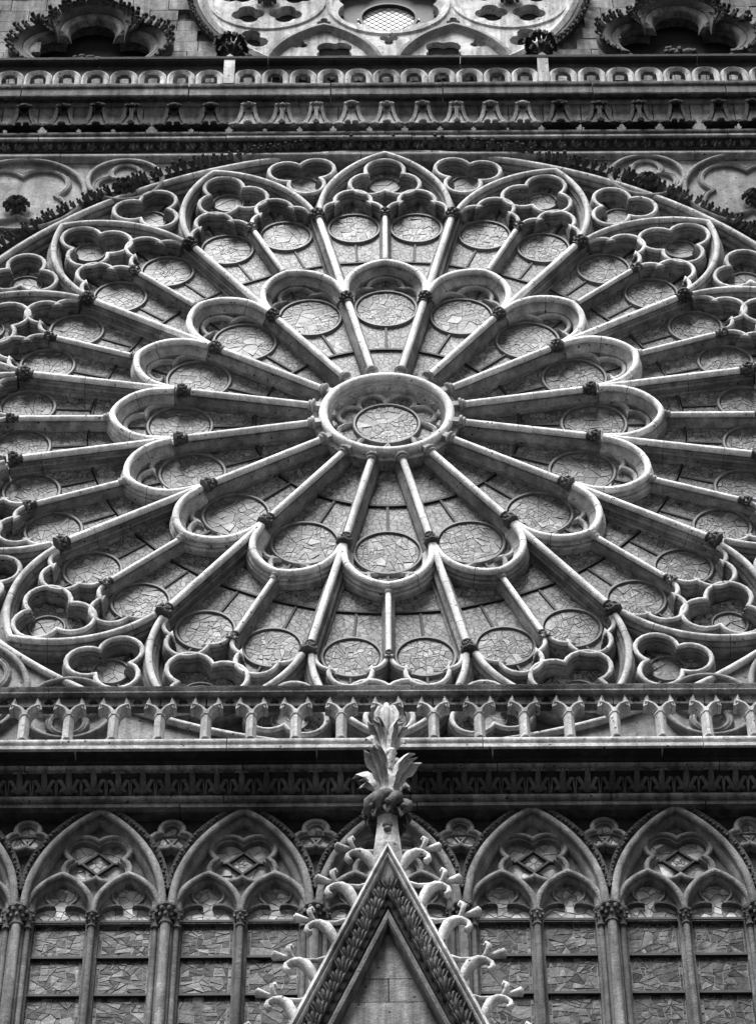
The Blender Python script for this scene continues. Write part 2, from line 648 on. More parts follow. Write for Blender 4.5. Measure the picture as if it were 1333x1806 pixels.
GL = 0.080                                                   # depth of the rose glazing behind the shaft axes
P_ARCH = section(0.0155, 0.0, [(0.011, 0.014), (0.023, 0.020), (0.027, 0.028), (0.024, 0.036), (0.034, 0.042), (0.038, 0.052), (0.040, GL + 0.008)])
P_FOIL = section(0.0115, 0.010, [(0.008, 0.020), (0.014, 0.026), (0.016, 0.033), (0.013, 0.040), (0.019, 0.046), (0.021, GL + 0.008)])
P_PETAL = [(-0.032, GL + .008), (-0.030, 0.044), (-0.020, 0.036), (-0.024, 0.026), (-0.012, 0.016), (0.0, 0.004), (0.012, 0.014), (0.017, 0.020), (0.042, 0.046), (0.044, GL + 0.008)]
R_BIG, R_FOIL, R_PETAL = roll(0.0155, 0.0, 250), roll(0.0112, 0.010, 250), roll(0.0165, 0.0, 250)
P_RING = section(0.017, 0.0, [(0.013, 0.016), (0.030, 0.022), (0.034, 0.034), (0.028, 0.044), (0.048, 0.056), (0.052, GL + 0.008)])

# ================================================================= SETTING
def flat_sheet():
    b = MB()
    b.add([(-150, -150, 0), (150, -150, 0), (150, 150, 0), (-150, 150, 0)], [(0, 1, 2, 3)], False)
    return b
g = build(flat_sheet(), 'pavement', 'pave')
g['kind'] = 'structure'
GZ = -ZC / S
b = MB()
b.box(-3.0, 3.0, 0.36, 0.75, GZ, 5.6)
structure(build(b, 'church_wall', 'dark'))
b = MB()
b.box(-3.0, 3.0, -0.02, 0.355, GZ, -4.45)
structure(build(b, 'lower_wall', 'wall'))

# spandrel wall round the rose
RR = 2.345
b = MB()
hole = circle(0, 0, RR + 0.03, 128)
b.plate([(-2.75, -2.44), (2.75, -2.44), (2.75, 2.44), (-2.75, 2.44)], [hole], 0.03, 0.2)
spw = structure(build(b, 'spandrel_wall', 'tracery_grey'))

# ================================================================= ROSE WINDOW
RB = 2.42
rose = thing('rose_window', 'huge round stained glass rose window with sixteen petals radiating from a central ring', 'rose window', (0, 0, -RB))
RO = (0, 0, RB)
def rp(name, me, ry=0.0, parent=None):
    o = link(name, me, parent or rose, RO if parent is None else (0, 0, 0), 0.0 if parent else ry)
    return o

# backing behind all lights
b = MB()
b.add([(0, 0.0885, 0)] + [(x, 0.0885, z) for x, z in circle(0, 0, 2.42, 96)], [(0, i + 1, (i + 1) % 96 + 1) for i in range(96)], False)
build(b, 'dark_glazing_sheet', 'lead', rose, RO)

# ring moulding
b = MB()
b.sweep(circle(0, 0, RR, 160), P_RING, True, y0=0.018)
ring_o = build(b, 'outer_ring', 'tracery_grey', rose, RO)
b = MB()
b.sweep(circle(0, 0, RR, 160), roll(0.017, 0.0, 250), True, y0=0.018)
build(b, 'ring_roll', 'roll_grey', ring_o)

# central ring and oculus
b = MB()
b.sweep(circle(0, 0, 0.296, 64), [(-0.030, GL + .008), (-0.028, 0.03), (-0.016, 0.016)] + roll(0.0215, 0.0, 230) + [(0.014, 0.018), (0.022, 0.024), (0.03, 0.06), (0.045, GL + .008)], True)
build(b, 'central_ring', 'roll', rose, RO)
b = MB()
b.plate(circle(0, 0, 0.352, 16), [circle(0, 0, 0.31, 48)], 0.018, GL + 0.008)
build(b, 'central_drum', 'tracery', rose, RO, radians(11.25))
b = MB()
for k in range(18):
    a = 2 * pi * (k + 0.5) / 18
    x, z = 0.243 * cos(a), 0.243 * sin(a)
    b.ball((x, 0.035, z), 0.013, 6)
    for q in range(3):
        t = a + (q - 1) * 0.05
        b.ball((0.249 * cos(t), 0.028, 0.249 * sin(t)), 0.009, 5)
bf = build(b, 'ball_flower_band', 'tracery', rose, RO)
b = MB()
foil8 = multifoil(0, 0, 0.178, 0.064, 8, 90 + 22.5, 8)
b.sweep(foil8, [(-0.014, GL), (-0.012, 0.055), (0.0, 0.05), (0.010, 0.058), (0.012, GL)], True)
build(b, 'oculus_foils', 'tracery', rose, RO)
b = MB()
for k in range(8):
    a = radians(22.5 + 45 * k)
    b.poly(circle(0.178 * cos(a), 0.178 * sin(a), 0.05, 16), 0.071, 0.083)
build(b, 'foil_glass', 'mosaic', rose, RO)

def medallion(r, ncell, seed, individual, border=0.011, name='medallion', parent=None, loc=None, ry=0, cx=0, cz=0, gap=0.0023, y=0.069):
    rnd = random.Random(seed)
    b = MB()
    b.sweep(circle(cx, cz, r, 36), [(-border - .004, y + .012), (-border, y - 0.004), (-border + .004, y - .008), (0.002, y - .008), (0.006, y + 0.012)], True)
    o = build(b, name, 'border', parent, loc, ry)
    # leaded bed
    bb = MB()
    bb.poly(circle(cx, cz, r - 0.004, 32), y + 0.0035, y + .013)
    build(bb, 'lead_bed', 'lead', o)
    ply = circle(cx, cz, r - border * 0.9, 24)
    cs = figure_pieces(ply, seeds_disc(cx, cz, r - border, max(4, ncell // 5), rnd), ncell, gap, rnd)
    if individual:
        area = lambda c: abs(sum(c[k][0] * c[(k + 1) % len(c)][1] - c[(k + 1) % len(c)][0] * c[k][1] for k in range(len(c))))
        cs.sort(key=area, reverse=True)
        for c in cs[:18]:
            p = MB()
            p.poly(c, y + rnd.uniform(-.0012, .0012), y + .006, None, 0.05)
            build(p, 'pane', 'rose_glass', o)
        p = MB()
        for c in cs[18:]:
            p.poly(c, y + rnd.uniform(-.0012, .0012), y + .006, rnd.random(), 0.05)
        stuff(build(p, 'small_panes', 'rose_glass', o))
    else:
        p = MB()
        for c in cs:
            p.poly(c, y + rnd.uniform(-.0012, .0012), y + .006, rnd.random(), 0.05)
        stuff(build(p, 'panes', 'rose_glass', o))
    return o

medallion(0.150, 90, 5, False, parent=rose, loc=RO, name='central_medallion', y=0.062)

A = [radians(22.5 * k) for k in range(16)]

# --- shared pieces, each turned to its place
def capital_mb(p, r, s=1.0, leaves=8):
    """foliate capital: bell, ring, leaf knobs, abacus; axis along +z of the part (radial)"""
    b = MB()
    x, y, z = p
    b.lathe((x, y, z), (0, 0, 1), [(-0.030 * s, r * 1.0), (-0.028 * s, r * 1.35), (-0.022 * s, r * 1.35), (-0.020 * s, r * 1.02), (0.0, r * 1.15), (0.014 * s, r * 1.6), (0.022 * s, r * 1.75)], 10)
    for lay, (zz, rr, sz, off) in enumerate(((-0.002 * s, r * 1.45, r * .42, 0), (0.014 * s, r * 1.85, r * .5, .5))):
        for k in range(leaves):
            a = 2 * pi * (k + off) / leaves
            b.ball((x + rr * cos(a), y + rr * sin(a), z + zz), sz, 5, (1, 1, 1.2))
    b.lathe((x, y, z), (0, 0, 1), [(0.022 * s, r * 1.9), (0.026 * s, r * 2.2), (0.034 * s, r * 2.2), (0.036 * s, r * 1.6)], 8)
    return b

b = MB()
WEB = [(-0.037, GL + .008), (-0.036, 0.050), (-0.031, 0.042), (-0.026, 0.030), (-0.012, 0.018), (0.012, 0.018), (0.026, 0.030), (0.031, 0.042), (0.036, 0.050), (0.037, GL + .008)]
b.sweep([(0, 0.335), (0, 1.035)], WEB)
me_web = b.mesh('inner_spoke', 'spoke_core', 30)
b = MB()
b.lathe((0, 0, 0.375), (0, 0, 1), [(0, 0.0165), (0.57, 0.0165)], 14)
me_shaft = b.mesh('shaft', 'roll')
b = MB()
b.box(-0.016, 0.016, -0.013, 0.03, 0.306, 0.345)
b.lathe((0, 0, 0.343), (0, 0, 1), [(0, 0.022), (0.001, 0.030), (0.004, 0.033), (0.010, 0.033), (0.014, 0.028), (0.017, 0.022), (0.021, 0.026), (0.026, 0.0255), (0.030, 0.020), (0.034, 0.0166)], 14)
me_base = b.mesh('base', 'tracery')
me_cap = capital_mb((0, 0, 0.968), 0.0165, 1.0).mesh('capital', 'capital')

b = MB()
pet = pointed(0.195, 1.0, 1.282, 0.055, 12)
b.sweep(list(reversed(pet)), P_PETAL)
me_pet = b.mesh('petal_arch', 'tracery')
b = MB()
b.sweep(list(reversed(pet)), R_PETAL)
me_petroll = b.mesh('roll_moulding', 'roll')

b = MB()
cp = arc(-0.092, 1.060, 0.072, 185, 72, 6) + arc(0, 1.138, 0.086, 187, -7, 14) + arc(0.092, 1.060, 0.072, 108, -5, 6)
CUSP = [(-0.011, 0.081), (-0.012, 0.058), (-0.006, 0.050), (0.006, 0.051), (0.011, 0.058), (0.011, 0.081)]
b.sweep(list(reversed(cp)), CUSP)
me_cusp = b.mesh('cusped_foil', 'tracery')

def panel(pts, y=GL - 0.006):
    b = MB()
    b.poly(pts, y, y + 0.008, None, 0.0)
    return b.mesh('glass_panel', 'mosaic')
hwi = lambda r: r * 0.1989 - 0.035
IN_P = [
    panel([(-hwi(.345), .345), (hwi(.345), .345), (hwi(.612), .612), (-hwi(.612), .612)]),
    panel([(-hwi(.632), .632), (-.006, .632), (-.006, .975), (-hwi(.975), .975)]),
    panel([(.006, .632), (hwi(.632), .632), (hwi(.975), .975), (.006, .975)]),
    panel([(-.165, .978), (-.006, .978), (-.006, 1.23), (-.10, 1.20), (-.165, 1.10)]),
    panel([(.006, .978), (.165, .978), (.165, 1.10), (.10, 1.20), (.006, 1.23)]),
]
b = MB()
b.sweep(arc(0, 0, 0.622, 101.0, 79.0, 6), [(-0.007, GL), (-0.006, GL - .016), (0.006, GL - .016), (0.007, GL)])
b.box(-0.0055, 0.0055, GL - .014, GL, 0.628, 0.83)
b.box(-0.0055, 0.0055, GL - .014, GL, 1.115, 1.24)
me_ibar = b.mesh('saddle_bar', 'iron')

# outer spokes
b = MB()
WEBO = [(-0.046, GL + .008), (-0.044, 0.064), (-0.039, 0.058), (-0.034, 0.064), (-0.030, 0.044), (-0.033, 0.034), (-0.027, 0.026), (-0.020, 0.030), (-0.012, 0.016),
        (0.012, 0.016), (0.020, 0.030), (0.027, 0.026), (0.033, 0.034), (0.030, 0.044), (0.034, 0.064), (0.039, 0.058), (0.044, 0.064), (0.046, GL + .008)]
b.sweep([(0, 1.06), (0, 1.77)], WEBO)
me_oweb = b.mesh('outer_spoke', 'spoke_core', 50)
b = MB()
b.lathe((0, 0, 1.03), (0, 0, 1), [(0, 0.0165), (0.68, 0.0165)], 14)
me_oshaft = b.mesh('shaft', 'roll')
me_ocap = capital_mb((0, 0, 1.735), 0.0175, 1.0).mesh('capital', 'capital')

b = MB()
WEBM = [(-0.030, GL + .008), (-0.028, 0.058), (-0.022, 0.052), (-0.020, 0.040), (-0.010, 0.030), (0.010, 0.030), (0.020, 0.040), (0.022, 0.052), (0.028, 0.058), (0.030, GL + .008)]
b.sweep([(0, 1.29), (0, 1.78)], WEBM)
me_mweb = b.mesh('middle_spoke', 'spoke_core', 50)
b = MB()
b.lathe((0, 0.015, 1.305), (0, 0, 1), [(0, 0.013), (0.41, 0.013)], 12)
me_mshaft = b.mesh('shaft', 'roll')
b = MB()
b.lathe((0, 0.012, 1.290), (0, 0, 1), [(0, 0.015), (0.002, 0.022), (0.010, 0.0235), (0.016, 0.019), (0.020, 0.0145), (0.024, 0.018), (0.029, 0.017), (0.034, 0.013)], 12)
me_mbase = b.mesh('base', 'tracery')
me_mcap = capital_mb((0, 0.015, 1.745), 0.0125, 0.9, 6).mesh('capital', 'capital')

# outer arch over two lancets
b = MB()
oa = pointed(0.330, 1.76, 2.300, 0.0, 16)
b.sweep(list(reversed(oa)), P_ARCH)
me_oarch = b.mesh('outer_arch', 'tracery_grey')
b = MB()
b.sweep(list(reversed(oa)), R_BIG)
me_oroll = b.mesh('roll_moulding', 'roll_grey')
# trefoiled lancet head
b = MB()
b2 = MB()
for sx in (-1, 1):
    c0 = 0.163 * sx
    hd = [(c0 - 0.152, 1.752)] + arc(c0 - 0.072, 1.765, 0.080, 180, 98, 7) + arc(c0, 1.862, 0.092, 197, -17, 14) + arc(c0 + 0.072, 1.765, 0.080, 82, 0, 7) + [(c0 + 0.152, 1.752)]
    b.sweep(list(reversed(hd)), P_FOIL)
    b2.sweep(list(reversed(hd)), R_FOIL)
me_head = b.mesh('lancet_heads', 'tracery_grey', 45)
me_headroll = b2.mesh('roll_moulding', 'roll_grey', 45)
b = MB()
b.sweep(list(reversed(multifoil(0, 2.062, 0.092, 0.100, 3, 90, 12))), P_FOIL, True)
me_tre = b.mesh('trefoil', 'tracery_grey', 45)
b = MB()
b.sweep(list(reversed(multifoil(0, 2.062, 0.092, 0.100, 3, 90, 12))), R_FOIL, True)
me_treroll = b.mesh('roll_moulding', 'roll_grey', 45)
b = MB()
b.sweep(list(reversed(multifoil(0, 2.150, 0.090, 0.092, 3, 270, 12))), P_FOIL, True)
me_stre = b.mesh('spandrel_trefoil', 'tracery_grey', 45)
b = MB()
b.sweep(list(reversed(multifoil(0, 2.150, 0.090, 0.092, 3, 270, 12))), R_FOIL, True)
me_streroll = b.mesh('roll_moulding', 'roll_grey', 45)

hmo = lambda r: r * tan(radians(11.25)) - 0.044
OUT_P = []
for sx in (-1, 1):
    q = []
    q.append([(.026, 1.285), (hmo(1.285), 1.22), (hmo(1.385), 1.37), (.026, 1.385)])
    q.append([(.026, 1.40), (.134, 1.395), (.150, 1.69), (.026, 1.69)])
    q.append([(.146, 1.394), (hmo(1.40), 1.385), (hmo(1.66), 1.68), (.162, 1.69)])
    q.append([(.02, 1.694), (.157, 1.694), (.165, 1.95), (.02, 1.86)])
    q.append([(.169, 1.694), (.32, 1.694), (.32, 1.84), (.175, 1.95)])
    for pts in q:
        p2 = [(x * sx, z) for x, z in pts]
        OUT_P.append(panel(p2 if sx > 0 else list(reversed(p2))))
OUT_P.append(panel([(-.17, 2.0), (.0, 1.93), (.17, 2.0), (.12, 2.16), (0, 2.24), (-.12, 2.16)]))
SP_P = panel([(0, 2.0), (.12, 2.12), (.16, 2.22), (0.03, 2.29), (-.03, 2.29), (-.16, 2.22), (-.12, 2.12)])
b = MB()
for sx in (-1, 1):
    b.sweep([(sx * .022, 1.392), (sx * .245, 1.372)], [(-0.006, GL), (-0.005, GL - .014), (0.005, GL - .014), (0.006, GL)])
    b.sweep([(sx * .140, 1.395), (sx * .152, 1.57)], [(-0.005, GL), (-0.005, GL - .012), (0.005, GL - .012), (0.005, GL)])
    b.sweep([(sx * .163, 1.815), (sx * .168, 1.94)], [(-0.006, GL), (-0.005, GL - .016), (0.005, GL - .016), (0.006, GL)])
b.sweep([(0, 2.17), (0, 2.25)], [(-0.005, GL), (-0.005, GL - .014), (0.005, GL - .014), (0.005, GL)])
me_obar = b.mesh('saddle_bar', 'iron')
b = MB()
for a in (90 + 60, 90 - 60, 270):
    ca, sa = cos(radians(a)), sin(radians(a))
    b.sweep([(ca * .07, 2.145 + sa * .07), (ca * .16, 2.145 + sa * .16)], [(-0.005, GL), (-0.005, GL - .014), (0.005, GL - .014), (0.005, GL)])
me_sbar = b.mesh('saddle_bar', 'iron')

def joints(prof, spots, name='mortar_joint', y0=0.0):
    b = MB()
    for (x0, z0), (dx, dz) in spots:
        L_ = hypot(dx, dz)
        dx, dz = dx / L_ * .0013, dz / L_ * .0013
        b.sweep([(x0 - dx, z0 - dz), (x0 + dx, z0 + dz)], [(o * 1.02, y - 0.0007) for o, y in prof], caps=False, y0=y0)
    return b.mesh(name, 'iron')
def on(path, idx):
    return [(path[i], (path[i + 1][0] - path[i - 1][0], path[i + 1][1] - path[i - 1][1])) for i in idx]
rv = lambda p: list(reversed(p))
J_ARCH = [joints(P_ARCH[:7] + R_BIG + P_ARCH[8:], on(rv(oa), ix)) for ix in ((7, 22, 27), (4, 12, 25), (9, 20, 29))]
J_PET = [joints(P_PETAL[:5] + R_PETAL + P_PETAL[6:], on(rv(pet), ix)) for ix in ((6, 20), (9, 22), (4, 18))]
J_SH = [joints(roll(0.0166, 0.0, 340), [((0, z), (0, 1)) for z in zs]) for zs in ((.62, .83), (.70,), (.55, .88))]
J_OS = [joints([(o, y) for o, y in WEBO], [((0, z), (0, 1)) for z in zs]) for zs in ((1.17, 1.45), (1.30, 1.58), (1.22, 1.62))]
J_OSH = [joints(roll(0.0166, 0.0, 340), [((0, z), (0, 1)) for z in zs]) for zs in ((1.17, 1.45), (1.30, 1.58), (1.22, 1.62))]
J_RING = joints(P_RING[:6] + roll(0.017, 0.0, 250) + P_RING[7:], [((RR * sin(radians(t)), RR * cos(radians(t))), (cos(radians(t)), -sin(radians(t)))) for t in (-66, -58, -49, -41, -33, -25, -16, -7, 6, 15, 23, 31, 40, 48, 57, 66)], y0=0.018)
link('mortar_joint', J_RING, rose, RO)
for k in range(16):
    a, h = A[k], A[k] + radians(11.25)
    sp = rp('inner_spoke', me_web, h)
    for nm, me in (('shaft', me_shaft), ('base', me_base), ('capital', me_cap)):
        rp(nm, me, 0, sp)
    pa = rp('petal_arch', me_pet, a)
    rp('cusped_foil', me_cusp, 0, pa)
    rp('roll_moulding', me_petroll, 0, pa)
    rp('mortar_joint', J_PET[k % 3], 0, pa)
    rp('mortar_joint', J_SH[(k * 2 + 1) % 3], 0, sp)
    for me in IN_P:
        rp('glass_panel', me, a)
    rp('saddle_bar', me_ibar, a)
    mo = medallion(0.148, 84, 100 + k, True, parent=rose, loc=RO, ry=a, cx=0, cz=0.968)
    os_ = rp('outer_spoke', me_oweb, h)
    rp('shaft', me_oshaft, 0, os_)
    rp('capital', me_ocap, 0, os_)
    ms = rp('middle_spoke', me_mweb, a)
    for nm, me in (('shaft', me_mshaft), ('base', me_mbase), ('capital', me_mcap)):
        rp(nm, me, 0, ms)
    oar = rp('outer_arch', me_oarch, a)
    rp('mortar_joint', J_ARCH[(k + 1) % 3], 0, oar)
    rp('mortar_joint', J_OS[k % 3], 0, os_)
    rp('mortar_joint', J_OSH[k % 3], 0, os_)
    rp('lancet_heads', me_head, 0, oar)
    rp('trefoil', me_tre, 0, oar)
    for me in (me_oroll, me_headroll, me_treroll):
        rp('roll_moulding', me, 0, oar)
    rp('roll_moulding', me_streroll, 0, rp('spandrel_trefoil', me_stre, h))
    for me in OUT_P:
        rp('glass_panel', me, a)
    rp('glass_panel', SP_P, h)
    rp('saddle_bar', me_obar, a)
    rp('saddle_bar', me_sbar, h)
    for sx in (-1, 1):
        medallion(0.126, 72, 300 + k * 2 + sx, False, parent=rose, loc=RO, ry=a, cx=sx * 0.158, cz=1.692, gap=0.0022)
    medallion(0.076, 10, 500 + k, False, parent=rose, loc=RO, ry=a, cx=0, cz=2.095, border=0.008, name='small_medallion')
    medallion(0.076, 10, 600 + k, False, parent=rose, loc=RO, ry=h, cx=0, cz=2.140, border=0.008, name='small_medallion')

# leafy garland outside the ring
def tuft_mb(L=0.075, W=0.026, seed=0):
    """small curled trefoil leaf standing off the moulding, its lobes rolled into knobs"""
    rnd = random.Random(seed)
    b = MB()
    for dx, sc_ in ((-0.017, 0.72), (0.017, 0.72), (0.0, 1.0)):
        l = L * sc_
        spn = [(dx * 0.2, 0.012, -.01), (dx * 0.6, -0.020 * sc_, l * 0.25), (dx * 1.1, -0.040 * sc_, l * 0.55), (dx * 1.4, -0.052 * sc_, l * 0.82), (dx * 1.5, -0.066 * sc_, l * 0.86), (dx * 1.5, -0.070 * sc_, l * 0.70)]
        b.leaf(spn, (1, 0.1, 0), [W * .25, W * .42, W * .55 * sc_, W * .62 * sc_, W * .5 * sc_, W * .2 * sc_], 0.007)
        b.ball((dx * 1.45, -0.060 * sc_, l * .84), W * .36 * sc_ + .002, 6)
    return b
me_tuft = [tuft_mb(0.072, 0.026, i).mesh('garland_leaf', 'crust', 60) for i in range(2)]
gar = MB()
gar.sweep(arc(0, 0, RR + 0.060, 90 + 70, 90 - 70, 90), [(-0.018, 0.05), (-0.014, 0.02), (0.0, 0.008), (0.014, 0.02), (0.018, 0.05)])
gar_o = build(gar, 'leaf_garland', 'crust', rose, RO)
n = 132
for i in range(n):
    a = radians(-68 + 136 * i / (n - 1))
    r = RR + 0.040 + 0.008 * (i % 2)
    o = link('garland_leaf', me_tuft[i % 2], gar_o, (r * sin(a), 0.008, r * cos(a)), a + RND.uniform(-.25, .25) + 0.3 * (1 if a > 0 else -1))
    q = RND.uniform(0.50, 0.80)
    o.scale = (q, q, q)

# ================================================================= BLIND ROUNDELS in the spandrels
def boss_mb(r):
    b = MB()
    b.ball((0, -0.01, 0), r * 0.55, 8, (1, 0.8, 1))
    for lay, (rr, n_, sz, y) in enumerate(((0.85, 8, 0.36, 0.0), (0.5, 6, 0.32, -0.025))):
        for k in range(n_):
            a = 2 * pi * (k + lay * .5) / n_
            x, z = r * rr * cos(a), r * rr * sin(a)
            b.leaf([(x * .4, y - .012, z * .4), (x * .8, y - 0.03, z * .8), (x * 1.15, y - .022, z * 1.15), (x * 1.2, y - .005, z * 1.2)],
                   (-sin(a), 0, cos(a)), [r * .15, r * sz, r * sz * .8, r * .12], 0.012)
    return b
me_boss = boss_mb(0.062).mesh('flower_boss', 'crust', 60)
P_BLIND = [(-0.018, .034), (-.016, .026), (-.010, .022)] + roll(0.014, 0.012) + [(0.010, 0.022), (0.016, 0.026), (0.018, 0.034)]
P_FOILB = [(-0.016, 0.034), (-0.015, 0.016), (-0.006, 0.010), (0.004, 0.016), (0.008, 0.012), (0.016, 0.022), (0.018, 0.034)]

def roundel(cx, cz, r, nf, d, rho, rot, bx, bz, label, side):
    t = thing('blind_roundel', label, 'carved roundel', (cx, 0.0, cz - r), 'blind tracery roundels beside the rose')
    O = (0, 0, r)
    b = MB()
    b.sweep(list(reversed(circle(0, 0, r - 0.014, 64))), P_BLIND, True)
    build(b, 'roundel_moulding', 'tracery_grey', t, O)
    b = MB()
    b.sweep(list(reversed(multifoil(0, 0, d, rho, nf, rot, 12))), P_FOILB, True)
    build(b, 'blind_foils', 'tracery_grey', t, O, angle=50)
    link('flower_boss', me_boss, t, (bx - cx, 0.02, bz - cz + r))
    return t
roundel(-1.865, 1.945, 0.345, 4, 0.150, 0.135, 45, -1.875, 1.835, 'large blind four-foiled roundel with dark flower boss at the left edge', -1)
roundel(-1.335, 2.075, 0.205, 3, 0.082, 0.078, 90, -1.330, 1.998, 'small blind trefoil roundel touching the dark leafy band, left of the rose top', -1)
roundel(1.865, 1.965, 0.345, 4, 0.150, 0.135, 45, 1.885, 1.865, 'large blind four-foiled roundel with dark flower boss at the right edge', 1)
roundel(1.350, 2.090, 0.205, 3, 0.082, 0.078, 90, 1.347, 2.025, 'small blind trefoil roundel touching the dark leafy band, right of the rose top', 1)

for sx, wd in ((-1, 'left'), (1, 'right')):
    roundel(sx * 1.86, -1.955, 0.345, 4, 0.150, 0.135, 45, sx * 1.88, -1.95, 'large blind four-foiled roundel behind the lower balustrade at its %s end' % wd, sx)
    roundel(sx * 1.345, -2.085, 0.205, 3, 0.082, 0.078, 270, sx * 1.345, -2.07, 'small blind trefoil roundel behind the lower balustrade towards its %s end' % wd, sx)

# ================================================================= UPPER CORNICE with corbels
XL, XR = -2.45, 2.45
uc = thing('upper_cornice', 'dark stone cornice over the rose with a row of leaf corbels and a flower frieze', 'cornice', (0, 0, 2.24))
UO = -2.24
def zrel(p, dz):
    return [(y, z + dz) for y, z in p]
def course(parent, name, mat, prof, dz, width, x0=XL, x1=XR, seed=1, gap=0.004, jit=0.25):
    """a moulded course of stones, cut by vertical joints"""
    rnd = random.Random(seed)
    x = x0 - rnd.random() * width * 0.5
    while x < x1:
        w = width * rnd.uniform(1 - jit, 1 + jit)
        b = MB()
        dy = rnd.uniform(-.0015, .0015)
        b.run(x + gap / 2, x + w - gap / 2, [(y + dy, z + dz) for y, z in prof])
        build(b, name, mat, parent, angle=30)
        x += w
def rollyz(y, z, r, a0, a1, n=6):
    return [(y - r * cos(radians(a0 + (a1 - a0) * i / n)), z + r * sin(radians(a0 + (a1 - a0) * i / n))) for i in range(n + 1)]
BK = 0.22
# string roll under the frieze
course(uc, 'string_course', 'tracery_grey', [(BK, 2.262)] + [(0.02, 2.262)] + rollyz(0.012, 2.292, 0.022, -70, 80) + [(0.018, 2.325), (0.006, 2.335), (BK, 2.335)], UO, 0.85, seed=3)
# flower frieze bed (cavetto)
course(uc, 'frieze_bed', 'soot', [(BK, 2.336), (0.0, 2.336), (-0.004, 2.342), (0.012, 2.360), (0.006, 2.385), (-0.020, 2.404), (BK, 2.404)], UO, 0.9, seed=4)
course(uc, 'fillet', 'tracery_grey', [(BK, 2.405), (-0.030, 2.405), (-0.036, 2.412), (-0.036, 2.428), (BK, 2.428)], UO, 0.8, seed=5)
course(uc, 'torus', 'slab', [(BK, 2.429), (-0.026, 2.429)] + rollyz(-0.022, 2.452, 0.022, -80, 80) + [(BK, 2.477)], UO, 0.9, seed=6)
course(uc, 'panel_stone', 'wall', [(BK, 2.478), (-0.008, 2.478), (-0.008, 2.765), (BK, 2.765)], UO, 0.19, seed=7, gap=0.005, jit=0.3)
course(uc, 'upper_fillet', 'tracery_grey', [(BK, 2.766), (-0.016, 2.766), (-0.030, 2.776), (-0.030, 2.786), (BK, 2.786)], UO, 0.9, seed=8)
course(uc, 'slab_stone', 'slab', [(BK, 2.787), (-0.040, 2.787), (-0.058, 2.768), (-0.075, 2.768), (-0.080, 2.776), (-0.080, 2.842), (-0.088, 2.846), (-0.092, 2.853), (-0.092, 2.872), (BK, 2.872)], UO, 0.75, seed=9, gap=0.006)

def rosette_mb():
    b = MB()
    n_, v = 15, [(0, -0.026, 0)]
    for r, y in ((0.010, -0.012), (0.022, -0.026), (0.030, -0.012), (0.033, 0.002)):
        for j in range(n_):
            a = 2 * pi * j / n_
            pet_ = 0.80 + 0.20 * cos(5 * a)
            v.append((r * pet_ * cos(a), y * (0.6 + 0.4 * cos(5 * a)), r * pet_ * sin(a)))
    f = [(0, 1 + j, 1 + (j + 1) % n_) for j in range(n_)]
    for q in range(3):
        for j in range(n_):
            f.append((1 + q * n_ + j, 1 + (q + 1) * n_ + j, 1 + (q + 1) * n_ + (j + 1) % n_, 1 + q * n_ + (j + 1) % n_))
    b.add(v, f)
    return b
me_ros = rosette_mb().mesh('rosette', 'frieze_leaf', 60)
x = XL + 0.1
i = 0
while x < XR - 0.1:
    o = link('rosette', me_ros, uc, (x, 0.000, 2.370 + UO), RND.uniform(0, 6.28))
    o.rotation_euler.x = radians(-14)
    x += 0.0742 * RND.uniform(0.96, 1.04)

def corbel_mb(seed):
    """bracket carved as a sheaf of leaves: spreading foot with two rolled volutes, fluted stem, crockets under the slab"""
    rnd = random.Random(seed)
    b = MB()
    kind = seed % 3
    nseg, rows = 17, []
    for t in [0, .05, .12, .24, .40, .58, .74, .88, 1.0]:
        w = 0.046 * (1 - t) ** 1.6 + 0.032 + 0.03 * max(0, t - .8)
        d = 0.030 + 0.030 * (1 - t) ** 2 + 0.030 * max(0, t - .5)
        row = []
        for j in range(nseg):
            a = pi * j / (nseg - 1)
            fl = 1 - 0.16 * (0.5 - 0.5 * cos(6 * a)) * (1 - 0.3 * t)
            row.append((w * cos(a) * (0.8 + .2 * fl), -d * sin(a) ** 0.75 * fl - 0.004, 0.02 + 0.195 * t))
        rows.append(row)
    fs = []
    for i in range(len(rows) - 1):
        for j in range(nseg - 1):
            fs.append((i * nseg + j, i * nseg + j + 1, (i + 1) * nseg + j + 1, (i + 1) * nseg + j))
    fs.append(tuple(range(nseg)))
    b.add([p for r in rows for p in r], fs)
    for sx in (-1, 1):
        # outer leaf running down the side and rolling up in a volute at the foot
        b.leaf([(sx * .030, -.060, .200), (sx * .036, -.046, .150), (sx * .046, -.040, .100), (sx * .062, -.042, .055), (sx * .080, -.046, .026), (sx * .090, -.052, .024), (sx * .090, -.056, .036)],
               (0.75, sx * .5, 0.35 * sx), [.010, .012, .014, .018, .020, .018, .010], .009)
        b.ball((sx * .062, -.040, .030), .026, 8, (1.2, .9, .8))
        # crockets under the slab
        b.tube([(sx * .022, -.040, .16), (sx * .027, -.050, .195), (sx * .028, -.062, .212), (sx * .020, -.068, .204), (sx * .016, -.062, .194)], [.009, .011, .012, .010, .007], 7)
        b.ball((sx * .021, -.062, .203), .015, 7)
    if kind == 0:
        b.leaf([(0, -.058, .20), (0, -.056, .14), (0, -.054, .08), (0, -.062, .035), (0, -.074, .018), (0, -.078, .030)], (1, 0, 0), [.010, .010, .012, .020, .018, .008], .010)
        b.ball((0, -.062, .206), .016, 7)
    elif kind == 1:
        b.ball((0, -.056, .032), .024, 7, (1, .9, .8))
        b.ball((0, -.060, .208), .020, 7, (1.3, 1, .8))
    else:
        for sx in (-1, 1):
            b.ball((sx * .020, -.060, .028), .018, 7)
        b.ball((0, -.060, .208), .026, 8, (1.2, .8, .7))
    return b
